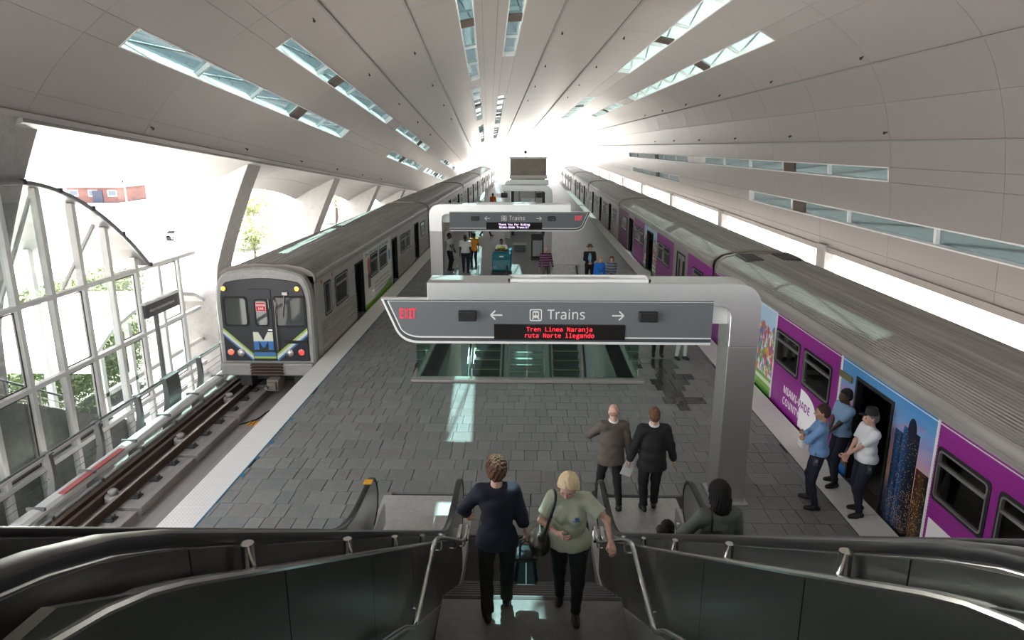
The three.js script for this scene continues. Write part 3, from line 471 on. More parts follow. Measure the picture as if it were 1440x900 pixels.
// left train: silver, dark cab front
{
  const xs = -5.86, inn = -1;
  const h1 = [win(-19.15, -19.8, .98, 1.92, { split: false }), win(-20.3, -21.75, 1.0, 1.88), door(-22.75, -23.85), win(-25, -26.35, 1.0, 1.82), win(-26.6, -28.1, 1.0, 1.78), door(-29.2, -30.3), win(-31.2, -32.5, .95, 1.75), win(-32.7, -34, .95, 1.72), door(-35.2, -36.4), win(-37.3, -38.9, .95, 1.7)];
  const segs = [{ a: -18.3, b: -24.0, m: M.trainSteel }, { a: -24.0, b: -28.9, m: wrapM(tAd), tex: true, flip: false, name: 'advert_print', label: 'white and green advert print' }, { a: -28.9, b: -40.2, m: M.trainSteel }];
  const c = trainCar({ name: 'train_car', label: 'silver train car with the dark grey cab front on the left track', xs, inward: inn, zn: -18.3, zf: -40.2, segs, holes: h1, flute: [[-23.9, -29.1]] });
  const X0 = xs - carW, X1 = xs, z = -18.3, xc = (X0 + X1) / 2;
  // cab: grey moulded surround, dark mask, windows, door, lamps
  const out = (k, y0 = -.42) => { const s = new THREE.Shape(); s.moveTo(X0 + .02 + k, y0 + k); s.lineTo(X1 - .02 - k, y0 + k); s.lineTo(X1 - .005 - k, 1.5); s.quadraticCurveTo(X1 - .02 - k, 2.28 - k * .6, X1 - .3 - k * .6, 2.42 - k); s.quadraticCurveTo(xc, 2.76 - k, X0 + .3 + k * .6, 2.42 - k); s.quadraticCurveTo(X0 + .02 + k, 2.28 - k * .6, X0 + .005 + k, 1.5); s.closePath(); return s; };
  const wl = [X0 + .28, X0 + .86], wr = [X1 - 1.0, X1 - .22], dr = [xc - .36, xc + .24];
  part(c, 'cab_surround', extXY(out(0), null, z, z + .34, .05, 12), mat({ color: lin(.5, .49, .46), roughness: .45, map: tGrain }));
  const maskS = () => { const s = new THREE.Shape(); s.moveTo(X0 + .16, -.02); s.lineTo(X1 - .16, -.02); s.lineTo(X1 - .17, 1.7); s.quadraticCurveTo(X1 - .2, 2.12, X1 - .36, 2.2); s.quadraticCurveTo(xc, 2.42, X0 + .36, 2.2); s.quadraticCurveTo(X0 + .2, 2.12, X0 + .17, 1.7); s.closePath(); return s; };
  part(c, 'cab_mask', extXY(maskS(), null, z + .335, z + .38, .01, 10), mat({ color: lin(.025, .028, .035), roughness: .35 }), 'dark grey front mask');
  const zf = z + .38, cabWin = (x0, x1, y0, y1, nm) => { const w = part(c, nm, extXY(rshape(x0 - .05, x1 + .05, y0 - .05, y1 + .05, .12), [rrect(x0, x1, y0, y1, .09)], zf - .01, zf + .025), M.gasket); part(w, 'pane', extXY(rshape(x0 - .02, x1 + .02, y0 - .02, y1 + .02, .09), null, zf - .005, zf + .008), mat({ color: lin(.1, .11, .11), roughness: .04, metalness: .3 })); return w; };
  cabWin(...wl, 1.02, 1.76, 'cab_window'); cabWin(...wr, 1.0, 1.78, 'cab_window');
  const wp = part(c, 'wiper', merge([cyl(V(wr[0] + .3, 1.9, zf + .05), V(wr[0] + .2, 1.25, zf + .05), .012, .012, 6), bx(wr[0] + .24, wr[0] + .38, 1.86, 1.94, zf, zf + .06)]), M.steelDull);
  const d = part(c, 'cab_door', extXY(rshape(dr[0], dr[1], .02, 2.02, .06), null, zf - .002, zf + .02, .006), mat({ color: lin(.032, .035, .043), roughness: .4 }));
  const dw = part(d, 'door_window', extXY(rshape(dr[0] + .12, dr[1] - .1, .98, 1.74, .1), [rrect(dr[0] + .16, dr[1] - .14, 1.02, 1.7, .08)], zf + .018, zf + .04), M.gasket);
  part(d, 'pane', extXY(rshape(dr[0] + .15, dr[1] - .13, 1.01, 1.71, .08), null, zf + .019, zf + .026), mat({ color: lin(.11, .12, .12), roughness: .04, metalness: .3 }));
  part(d, 'handle', merge([cyl(V(dr[1] - .06, 1.5, zf + .06), V(dr[1] - .06, 1.75, zf + .06), .014, .014, 6), bx(dr[1] - .14, dr[1] - .02, .86, .9, zf + .02, zf + .05)]), M.steelBright);
  part(c, 'grab_rail', tube([V(dr[1] + .06, .25, zf), V(dr[1] + .1, .3, zf + .07), V(dr[1] + .1, 1.0, zf + .07), V(dr[1] + .1, 1.7, zf + .07), V(dr[1] + .06, 1.75, zf)], .013, 24, 6), M.steelDull);
  // chevron stripes, emblem and sticker
  const stripe = (pts, m, nm, k) => part(c, nm, extXY(pts, null, zf + .001 * k, zf + .004 + .001 * k), m);
  const GR = mat({ color: lin(.4, .6, .12), roughness: .5 }), WH = mat({ color: lin(.75, .78, .74), roughness: .5 }), BL = mat({ color: lin(.06, .22, .5), roughness: .5 });
  for (const s of [-1, 1]) {
    const ex = s < 0 ? X0 + .16 : X1 - .16, ix = s < 0 ? dr[0] - .02 : dr[1] + .04, yo = .94, yi = .2;
    const band = (a, b) => { const q = [[ex, yo + a], [ix, yi + a], [ix, yi + b], [ex, yo + b]]; return s < 0 ? q : q.reverse(); };
    stripe(band(0, -.07), GR, 'green_stripe', 1); stripe(band(-.07, -.17), WH, 'white_stripe', 1); stripe(band(-.17, -.23), BL, 'blue_stripe', 1);
  }
  stripe([[dr[0], .06], [dr[1] + .02, .06], [dr[1] + .02, .12], [dr[0], .12]], GR, 'green_stripe', 22); stripe([[dr[0], .12], [dr[1] + .02, .12], [dr[1] + .02, .24], [dr[0], .24]], BL, 'blue_stripe', 22);
  const mY = .32, mH = .5, mx = (dr[0] + dr[1]) / 2, mS = [[-.27, 0], [-.27, .5], [-.13, .5], [0, .26], [.13, .5], [.27, .5], [.27, 0], [.13, 0], [.13, .26], [.03, .06], [-.03, .06], [-.13, .26], [-.13, 0]].map(p => [p[0] + mx, p[1] + mY]);
  part(c, 'emblem_letter', extXY(mS, null, zf + .02, zf + .034), mat({ map: ctex(canvas(8, 64, (g) => { g.fillStyle = '#e9ecd8'; g.fillRect(0, 0, 8, 34); g.fillStyle = '#3d7fc4'; g.fillRect(0, 34, 8, 30); }), true, [1, 2]), roughness: .5 }), 'cream and blue letter M');
  { const e = c.children[c.children.length - 1], u = e.geometry.attributes.uv, p = e.geometry.attributes.position; for (let i = 0; i < u.count; i++) u.setXY(i, .5, (p.getY(i) - (mY + .95)) / (mH * 2)); }
  const st = ctex(canvas(256, 192, (g) => { g.fillStyle = '#d8353a'; g.fillRect(0, 0, 256, 192); g.strokeStyle = '#fff'; g.lineWidth = 6; g.strokeRect(6, 6, 244, 180); g.fillStyle = '#fff'; g.textAlign = 'center'; g.font = 'bold 58px sans-serif'; g.fillText('ORANGE', 128, 82); g.fillText('LINE', 128, 152); }));
  { const g = extXY([[dr[0] + .17, 1.4], [dr[1] - .15, 1.4], [dr[1] - .15, 1.66], [dr[0] + .17, 1.66]], null, zf + .03, zf + .035), u = g.attributes.uv, p = g.attributes.position; for (let i = 0; i < u.count; i++) u.setXY(i, (p.getX(i) - dr[0] - .17) / (dr[1] - dr[0] - .32), (p.getY(i) - 1.4) / .26); part(c, 'line_sticker', g, mat({ map: st, roughness: .5 }), 'red line sticker'); }
  const lamp = (x, y, r, col, em, nm) => { const o = part(c, nm, new THREE.LatheGeometry([[0, 0], [r * 1.3, 0], [r * 1.3, .03], [r, .035]].map(p => new THREE.Vector2(...p)), 16).rotateX(Math.PI / 2).translate(x, y, zf), M.steelDull); part(o, 'lens', new THREE.SphereGeometry(r, 12, 6, 0, 7, 0, 1.57).rotateX(Math.PI / 2).scale(1, 1, .45).translate(x, y, zf + .03), em ? mat({ color: col, emissive: col, emissiveIntensity: em, roughness: .3 }) : mat({ color: col, roughness: .15, metalness: .5 })); };
  lamp(X0 + .3, 2.03, .06, lin(1, .22, .02), 1.6, 'marker_lamp'); lamp(X1 - .36, 2.03, .06, lin(1, .22, .02), 1.6, 'marker_lamp');
  lamp(X0 + .34, .24, .075, lin(.9, .05, .03), .8, 'tail_lamp'); lamp(X1 - .36, .24, .075, lin(.8, .03, .03), .5, 'tail_lamp'); lamp(X0 + .62, .22, .085, lin(.7, .7, .7), 0, 'head_lamp'); lamp(X1 - .68, .22, .085, lin(.7, .7, .7), 0, 'head_lamp');
  part(c, 'step_bracket', bx(X1 - .78, X1 - .18, .5, .58, zf, zf + .05), M.black);
  part(c, 'bumper', rbx(X0 + .05, X1 - .05, -.42, -.06, z + .2, z + .5, .05, 2), mat({ color: lin(.46, .45, .42), roughness: .5, map: tGrain })); 
  const an = []; for (let i = 0; i < 4; i++) an.push(bx(xc - .42, xc + .46, -.36 + i * .085, -.31 + i * .085, z + .48, z + .6)); part(c, 'anticlimber', merge(an), M.rail);
  part(c, 'coupler', merge([rbx(xc + .05, xc + .38, -.78, -.44, z + .2, z + .75, .03), bx(xc + .1, xc + .33, -.7, -.5, z + .7, z + .86), cyl(V(xc + .1, -.62, z + .7), V(xc + .1, -.62, z + .95), .05, .05, 8)]), mat({ color: lin(.22, .19, .16), roughness: .7 }));
  for (const x of [X0 + .6, X1 - .55]) part(c, 'bogie_shoe', bx(x - .15, x + .15, -.8, -.42, z - .2, z + .2), M.darkGrey);
  for (const [zz, y] of [[-18.85, 1.98], [-19.95, 2.0]]) part(c, 'side_lamp', rbx(xs, xs + .02, y, y + .1, zz, zz - .12, .01), mat({ color: lin(.5, .08, .03), roughness: .4 }));
  part(c, 'cab_grab', tube([V(xs, 1.9, -19.9), V(xs + .06, 1.85, -19.9), V(xs + .06, 1.1, -19.9), V(xs, 1.02, -19.9)], .014, 20, 6), M.steelBright);
  for (let k = 0; k < 5; k++) { const zn = -40.5 - k * 22.3, zff = zn - 22, hs = [win(zn - 1.4, zn - 2.9), door(zn - 4, zn - 5.3), win(zn - 6.3, zn - 7.7), win(zn - 7.9, zn - 9.2), door(zn - 10.4, zn - 11.8), win(zn - 13, zn - 14.4), win(zn - 14.6, zn - 16), door(zn - 17, zn - 18.3), win(zn - 19.4, zn - 21)];
    trainCar({ name: 'train_car', label: ['second silver car of the left train', 'third silver car of the left train', 'fourth silver car of the left train', 'fifth silver car of the left train', 'farthest silver car of the left train'][k], xs, inward: inn, zn, zf: zff, segs: [{ a: zn, b: zff, m: M.trainSteel }], holes: hs, flute: k < 2 ? [] : null }); }
}
// ---------- escalators and stairs in the foreground ----------
const SL = .61, hrY = z => 5.71 + SL * z;               // handrail line on the incline
const HR_TOP = 5.1, zTop = (HR_TOP - 5.71) / SL, zBot = (1.0 - 5.71) / SL;
function smoothLine(pts, r = .35) { // round the corners of a (z, y) polyline
  const out = [pts[0]]; for (let i = 1; i < pts.length - 1; i++) { const [a, b, c] = [pts[i - 1], pts[i], pts[i + 1]], la = Math.hypot(a[0] - b[0], a[1] - b[1]), lc = Math.hypot(c[0] - b[0], c[1] - b[1]), k = Math.min(r, la / 2, lc / 2); const p = [b[0] + (a[0] - b[0]) / la * k, b[1] + (a[1] - b[1]) / la * k], q = [b[0] + (c[0] - b[0]) / lc * k, b[1] + (c[1] - b[1]) / lc * k]; for (let t = 0; t <= 6; t++) { const s = t / 6; out.push([(1 - s) ** 2 * p[0] + 2 * s * (1 - s) * b[0] + s * s * q[0], (1 - s) ** 2 * p[1] + 2 * s * (1 - s) * b[1] + s * s * q[1]]); } } out.push(pts[pts.length - 1]); return out;
}
const ZE = 3.2, newelZ = -9.05, NR = .36;
function railPath(d = 0) { // d: offset downwards/inwards from the handrail top
  const base = smoothLine([[ZE, HR_TOP - d], [zTop, HR_TOP - d], [zBot, 1.0 - d], [newelZ, 1.0 - d]], .7); const cy = 1.0 - NR, r = NR - d;
  const p = [...base]; for (let i = 1; i <= 12; i++) { const a = Math.PI / 2 + i / 12 * Math.PI; p.push([newelZ + Math.cos(a) * r, cy + Math.sin(a) * r]); } return p;
}
function escalator(label, xA, xB, steps = true) {
  const xm = (xA + xB) / 2, e = thing('escalator', label, 'escalator', [xm, 0, -4]);
  for (const x of [xA, xB]) {
    const rp = railPath(0); const h = part(e, 'handrail', sweepYZ(rp, ringProf(.085, .05, 12, .7), x), M.rubber);
    // balustrade panel: below the handrail down to the deck, in lengths with joints
    const up = railPath(.035), lowY = z => Math.min(HR_TOP - .85, Math.max(.12, hrY(z) - .85));
    const joints = [ZE, -.2, -1.7, -3.2, -4.7, -6.2, -7.7];
    const topAt = z => { for (let i = 0; i < up.length - 1; i++) if (up[i][0] >= z && up[i + 1][0] <= z && up[i][0] !== up[i + 1][0]) { const t = (z - up[i][0]) / (up[i + 1][0] - up[i][0]); return up[i][1] + t * (up[i + 1][1] - up[i][1]); } return .96; };
    for (let k = 0; k < joints.length - 1; k++) {
      const a = joints[k] - .004, b = joints[k + 1] + .004, n = 8, o = []; for (let i = 0; i <= n; i++) { const z = a + (b - a) * i / n; o.push([z, topAt(z)]); } for (let i = n; i >= 0; i--) { const z = a + (b - a) * i / n; o.push([z, lowY(z)]); }
      part(e, 'balustrade_panel', extZY(o, null, x - .03, x + .03), M.steelPanel);
    }
    { const a = joints[joints.length - 1] - .004, o = [[a, topAt(a)]]; for (const p of up) if (p[0] < a) o.push(p); o.push([newelZ, .1], [a, .1]); part(e, 'newel_panel', extZY(o, null, x - .03, x + .03), M.steel); }
    part(e, 'rail_guide', sweepYZ(railPath(.03), ringProf(.05, .03, 8, .6), x), M.steelBright);
    // skirt and deck on both sides of the panel
    const deck = smoothLine([[ZE, HR_TOP - .82], [zTop, HR_TOP - .82], [zBot, .18], [newelZ - .25, .18]], .7);
    for (const s of [-1, 1]) { part(e, 'deck', sweepYZ(deck, [[-.06, -.02], [.06, -.02], [.06, .02], [-.06, .02]], x + s * .09), M.steelDull); }
    const sk = x === xA ? .15 : -.15; part(e, 'skirt', sweepYZ(deck, [[-.008, -.32], [.008, -.32], [.008, 0], [-.008, 0]], x + sk), M.steelDull);
    if (rp) part(e, 'side_truss', extZY([[ZE, 3.55], [-1, 3.55], [-8, -.0], [-8.9, 0], [-8.9, .16], [zBot, .16], [zTop, HR_TOP - .84], [ZE, HR_TOP - .84]], null, x === xA ? x - .15 : x + .11, x === xA ? x - .11 : x + .15), M.steelDull);
  }
  // steps
  const w0 = Math.min(xA, xB) + .16, w1 = Math.max(xA, xB) - .16, treadM = M.midGrey;
  const sg = () => { const g = [bx(w0, w1, -.03, 0, -.2, .2), bx(w0, w1, -.24, -.03, -.2, -.19)]; for (let i = 0; i < 12; i++) { const x = w0 + (i + .5) / 12 * (w1 - w0); g.push(bx(x - .012, x + .012, 0, .012, -.2, .2)); } return merge(g); };
  const G = sg();
  for (let i = 0; i < 20; i++) { const y = Math.max(0, 4.05 - i * .244), z = -.95 - i * .4; if (z < -8.6) break; const o = lpart(e, 'step', G, treadM, [-xm, y + .02, z + 4]); }
  part(e, 'yellow_line', merge(Array.from({ length: 16 }, (_, i) => bx(w0, w1, 4.05 - i * .244 + .033, 4.05 - i * .244 + .036, -.95 - i * .4 - .2, -.95 - i * .4 - .17))), mat({ color: lin(.5, .36, .05), roughness: .7 }));
  part(e, 'comb_plate', rbx(w0 - .1, w1 + .1, 0, .04, -8.5, -8.9, .01), M.steel);
  part(e, 'landing_plate', rbx(Math.min(xA, xB) - .12, Math.max(xA, xB) + .12, -.03, .006, -8.85, -10.47, .004), mat({ color: lin(.6, .59, .57), metalness: .35, roughness: .42, map: tGrain, bumpMap: tFine, bumpScale: .001 }));
  part(e, 'upper_plate', bx(w0 - .1, w1 + .1, 4.02, 4.1, -.75, ZE), M.steelDull);
  return e;
}
const escL = escalator('stainless escalator to the left of the stairs', -2.3, -.99);
const escR = escalator('stainless escalator to the right of the stairs', 1.1, 2.4);
part(escL, 'warning_label', bx(-2.36, -2.24, 1.03, 1.034, -8.9, -9.05), mat({ color: lin(.8, .4, .02), roughness: .5 }));
// extra sloping outer cladding (wide decks with silver posts) between stairs and escalators
{
  const st = struct('floor_stairs', [.06, 0, -4]); st.name = 'floor_003';
  const x0 = -.83, x1 = .95, stepM = [mat({ color: lin(.32, .33, .325), roughness: .38, map: tConc }), mat({ color: lin(.29, .3, .295), roughness: .38, map: tConc })], nose = mat({ color: lin(.06, .06, .06), roughness: .7 });
  let y = 0, z = -7.9; const mk = (za, zb, yt, i) => { const s = part(st, 'step', rbx(x0, x1, yt - .2, yt, za, zb, .006), stepM[i % 2]); part(s, 'nosing', bx(x0 + .01, x1 - .01, yt + .0005, yt + .004, za + .02, za + .07), nose); };
  for (let i = 0; i < 8; i++) { y += .175; if (i < 7) { mk(z, z + .3, y, i); z += .28; } }
  mk(z, z + 1.3, y, 7); const zl = z; z += 1.25;
  for (let i = 0; i < 15; i++) { y += .18; if (y < 4.05) { mk(z, z + .29, y, i); z += .245; } }
  part(st, 'upper_landing', bx(-6, 6, 3.85, 4.1, z - .1, 6), M.granite);
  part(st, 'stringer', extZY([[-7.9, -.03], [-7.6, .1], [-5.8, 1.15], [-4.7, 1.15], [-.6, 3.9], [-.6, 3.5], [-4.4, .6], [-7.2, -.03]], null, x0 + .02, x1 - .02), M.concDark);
  // side cladding panels, handrails, posts
  for (const [sx, xw, xe] of [[-1, -.85, -.99], [1, .97, 1.1]]) {
    const w = thing('stair_cladding', sx < 0 ? 'brushed steel side wall left of the stairs' : 'brushed steel side wall right of the stairs', 'stair wall', [xw, 0, -4]);
    const top = z => Math.min(4.95, Math.max(.9, 5.575 + .604 * z)), bot = z => z > -.8 ? 4.05 : Math.max(.0, Math.min(4.0, 4.45 + .61 * z - .35)), js = [ZE, -.9, -2.1, -3.3, -4.5, -5.7, -6.9, -8.05];
    for (let k = 0; k < js.length - 1; k++) { const a = js[k] - .004, b = js[k + 1] + .004, o = [], n = 8; for (let i = 0; i <= n; i++) { const zz = a + (b - a) * i / n; o.push([zz, top(zz)]); } for (let i = n; i >= 0; i--) { const zz = a + (b - a) * i / n; o.push([zz, bot(zz)]); } part(w, 'panel', extZY(o, null, Math.min(xw, xw + sx * .03), Math.max(xw, xw + sx * .03)), M.steelPanel); }
    const tl = smoothLine([[ZE, 4.955], [(4.95 - 5.575) / .604, 4.955], [(.9 - 5.575) / .604, .905], [-8.05, .905]], .5);
    part(w, 'top_trim', sweepYZ(tl, ringProf(.05, .022, 8, .5), xw + sx * .015), M.steelBright);
    part(w, 'cover_sheet', sweepYZ(tl.map(p => [p[0], p[1] - .05]), [[-.05, -.006], [.05, -.006], [.05, .006], [-.05, .006]], (xw + xe) / 2 + sx * .01), M.steelDull);
    for (let zz = -.85; zz > -7.6; zz -= 1.13) { const yy = top(zz); part(w, 'standoff_post', cyl(V((xw + xe) / 2, yy - .06, zz), V((xw + xe) / 2, Math.min(HR_TOP, hrY(zz)) - .02, zz), .022, .022, 14), M.steelBright); }
    // tubular handrail: level over the landing, falling with the lower flight, looped end
    const hx = xw - sx * .075, H = 1.1, P = [V(hx, 4.6, -.9), V(hx, 4.3, -1.3), V(hx, 2.75, -3.75), V(hx, 2.52, -4.05), V(hx, 2.5, -4.2), V(hx, 2.5, -5.05), V(hx, 2.47, -5.2), V(hx, 1.06, -7.45), V(hx, .93, -7.75), V(hx, .92, -8.0), V(hx, .86, -8.1), V(hx, .78, -8.05), V(hx, .78, -7.9)];
    const hr = thing('stair_handrail', sx < 0 ? 'polished tubular handrail on the left stair wall' : 'polished tubular handrail on the right stair wall', 'handrail', [hx, 0, -4]);
    part(hr, 'rail', tube(P, .021, 160, 12), M.steelBright);
    for (const [yy, zz] of [[3.3, -2.88], [2.5, -4.4], [2.28, -5.5], [1.55, -6.67], [.95, -7.65]]) part(hr, 'bracket', tube([V(hx, yy, zz), V(hx, yy - .07, zz), V(hx + sx * .02, yy - .1, zz), V(xw, yy - .1, zz)], .009, 16, 8), M.steelBright);
  }
}
// ---------- overhead sign gantries ----------
const tLed = (lines, col, w = 1024, h = 120) => ctex(canvas(w, h, (c) => { c.fillStyle = '#000'; c.fillRect(0, 0, w, h); c.fillStyle = col; c.font = 'bold 50px monospace'; c.textAlign = 'center'; c.textBaseline = 'middle'; c.fillText(lines[0], w / 2, h * .3); c.fillText(lines[1], w / 2, h * .73); }));
const signGrey = mat({ color: lin(.14, .155, .165), roughness: .45 }), signWhite = mat({ color: lin(.8, .8, .78), roughness: .5 }), exitRed = mat({ color: lin(.75, .03, .06), emissive: lin(.8, .02, .05), emissiveIntensity: .12, roughness: .5 });
function gantry(label, signLabel, z, s, led, ledCol, k = 1) {
  const X = x => s * x * k, P = a => { const q = a.map(p => [X(p[0]), p[1]]); return q; };
  const g = thing('sign_gantry', label, 'gantry', [X(3.36), 0, z - .3], 'sign gantries across the platform');
  // inverted L of stainless box section with a rounded elbow
  const sh = new THREE.Shape(); sh.moveTo(X(-1.55), 3.36); sh.lineTo(X(2.95), 3.36); sh.quadraticCurveTo(X(3.14), 3.36, X(3.14), 3.16); sh.lineTo(X(3.14), 2.72); sh.lineTo(X(3.6), 2.72); sh.lineTo(X(3.6), 3.3); sh.quadraticCurveTo(X(3.6), 3.72, X(3.18), 3.72); sh.lineTo(X(-1.55), 3.72); sh.closePath();
  part(g, 'beam', extXY(sh, null, z - .62, z, .008, 14), mat({ color: lin(.84, .83, .81), metalness: 1, roughness: .36, bumpMap: tBrush, bumpScale: .0004 }));
  part(g, 'column', rbx(X(3.14), X(3.6), 0, 2.715, z - .6, z - .02, .01), M.steelDull);
  part(g, 'base_plate', rbx(X(3.08), X(3.66), 0, .03, z - .68, z + .06, .005), M.steelDull);
  part(g, 'trough', merge([bx(X(-.3), X(1.9), 3.72, 3.76, z - .14, z - .11), bx(X(-.3), X(1.9), 3.72, 3.76, z - .5, z - .47), bx(X(-.3), X(-.27), 3.72, 3.76, z - .5, z - .11), bx(X(1.87), X(1.9), 3.72, 3.76, z - .5, z - .11), bx(X(.2), X(1.3), 3.722, 3.74, z - .45, z - .2)]), M.white);
  part(g, 'hanger_plate', bx(X(2.85), X(3.14), 3.05, 3.36, z - .2, z - .16), M.white);
  // the sign board
  const o = thing('hanging_sign', signLabel, 'sign', [X(.3), 2.76, z - .1], 'hanging signs under the gantries');
  const edge = (d) => { const q = new THREE.Shape(); q.moveTo(X(2.86), 3.46 - d * .3); q.lineTo(X(-2.28 + d), 3.46 - d * .3); q.lineTo(X(-2.08 + d * .9), 2.98); q.quadraticCurveTo(X(-1.98 + d * .8), 2.74 + d, X(-1.7 + d * .4), 2.74 + d); q.lineTo(X(2.86), 2.74 + d); q.closePath(); return q; };
  part(o, 'sign_body', extXY(edge(0), null, z - .14, z - .01, .006, 10), signWhite);
  part(o, 'sign_band', extXY(edge(.045), null, z - .012, z + .002, 0, 10), mat({ color: lin(.06, .07, .075), roughness: .5 }));
  part(o, 'sign_line', extXY((() => { const q = edge(.1); return q; })(), null, z + .001, z + .005, 0, 10), signWhite);
  part(o, 'sign_face', extXY(edge(.125), null, z + .004, z + .009, 0, 10), signGrey);
  const zf = z + .009;
  const c = X(.5); { const t = text('Trains', .155, .006, fontR); t.translate(c + .1 - t.boundingBox.max.x / 2, 3.15, zf); part(o, 'lettering', t, signWhite); }
  { const L = [...'EXIT'].map((ch, i) => { const t = text(ch, .15, .006, font), b = t.boundingBox, w = b.max.x - b.min.x; t.translate(-(b.min.x + b.max.x) / 2, 0, 0); t.scale(ch === 'I' ? .7 : .058 / w, 1.08, 1); t.translate(X(-1.85) + [-.11, -.035, .03, .085][i], 3.15, zf); return t; }); part(o, 'exit_lettering', merge(L), exitRed); }
  const ix = c - .37, ic = []; ic.push(extXY(rshape(ix - .095, ix + .095, 3.12, 3.31, .03), [rrect(ix - .08, ix + .08, 3.135, 3.295, .025)], zf, zf + .006)); ic.push(extXY(rshape(ix - .05, ix + .05, 3.17, 3.28, .025), [rrect(ix - .034, ix - .006, 3.21, 3.255, .008), rrect(ix + .006, ix + .034, 3.21, 3.255, .008)], zf, zf + .006), bx(ix - .055, ix - .035, 3.145, 3.17, zf, zf + .006), bx(ix + .035, ix + .055, 3.145, 3.17, zf, zf + .006)); part(o, 'train_symbol', merge(ic), signWhite);
  const arrow = (x, d) => { const a = []; a.push(bx(x - .09, x + .09, 3.2, 3.222, zf, zf + .006)); for (const q of [-1, 1]) a.push(barG(V(x + d * .09, 3.211, zf + .003), V(x + d * .02, 3.211 + q * .07, zf + .003), .006, .022)); part(o, 'arrow', merge(a), signWhite); };
  arrow(c - .98, -1); arrow(c + .9, 1);
  for (const x of [c - 1.43, c + 1.36]) { const sp = part(o, 'speaker', rbx(x - .14, x + .14, 3.13, 3.29, zf, zf + .1, .015), M.black); part(sp, 'badge', bx(x + .04, x + .08, 3.165, 3.172, zf + .1, zf + .102), M.steelBright); }
  const d = part(o, 'display', rbx(c - 1.02, c + 1.02, 2.82, 3.07, zf, zf + .02, .006), mat({ color: lin(.02, .018, .016), roughness: .12 }));
  const lt = tLed(led, ledCol), pg = bx(c - .98, c + .98, 2.83, 3.06, zf + .02, zf + .022); part(d, 'display_screen', pg, mat({ color: lin(.02, .018, .016), roughness: .15, emissiveMap: lt, emissive: lin(1, 1, 1), emissiveIntensity: .45 }), 'dot matrix text');
  return g;
}
gantry('stainless sign gantry with its post on the right, nearest the stairs', 'grey hanging Trains sign with red dot matrix text', -10.3, 1, ['Tren Linea Naranja', 'ruta Norte llegando'], '#ff2a3c');
gantry('second stainless sign gantry with its post on the left', 'second grey Trains sign with pale dot matrix text', -25, -1, ['Thank You For Riding', 'Miami-Dade Transit!'], '#f0d8ff');
{ // third and fourth, smaller gantries further back
  for (const [z, xr, xl, lb, s] of [[-37.6, 1.32, -1.45, 'small third gantry with its post on the right, before the lift tower', 1], [-44, 1.5, -1.3, 'small fourth gantry with its post on the left, before the lift tower', -1]]) {
    const X = x => s > 0 ? x : -x, g = thing('sign_gantry', lb, 'gantry', [X(xr - .2), 0, z - .3], 'sign gantries across the platform'); const sh = new THREE.Shape(); sh.moveTo(X(xl), 3.4); sh.lineTo(X(xr - .6), 3.4); sh.quadraticCurveTo(X(xr - .34), 3.4, X(xr - .34), 3.1); sh.lineTo(X(xr - .34), 2.7); sh.lineTo(X(xr), 2.7); sh.lineTo(X(xr), 3.2); sh.quadraticCurveTo(X(xr), 3.72, X(xr - .5), 3.72); sh.lineTo(X(xl), 3.72); sh.closePath();
    part(g, 'beam', extXY(sh, null, z - .5, z, .008, 12), M.steel); part(g, 'column', rbx(X(xr - .34), X(xr), 0, 2.7, z - .48, z - .02, .01), M.steelDull);
    for (const x of [xl + .15, xr - .7]) { part(g, 'speaker', rbx(X(x) - .18, X(x) + .18, 3.05, 3.3, z - .3, z, .03), M.black); part(g, 'speaker_stem', cyl(V(X(x), 3.3, z - .15), V(X(x), 3.41, z - .15), .02), M.darkGrey); }
  }
}
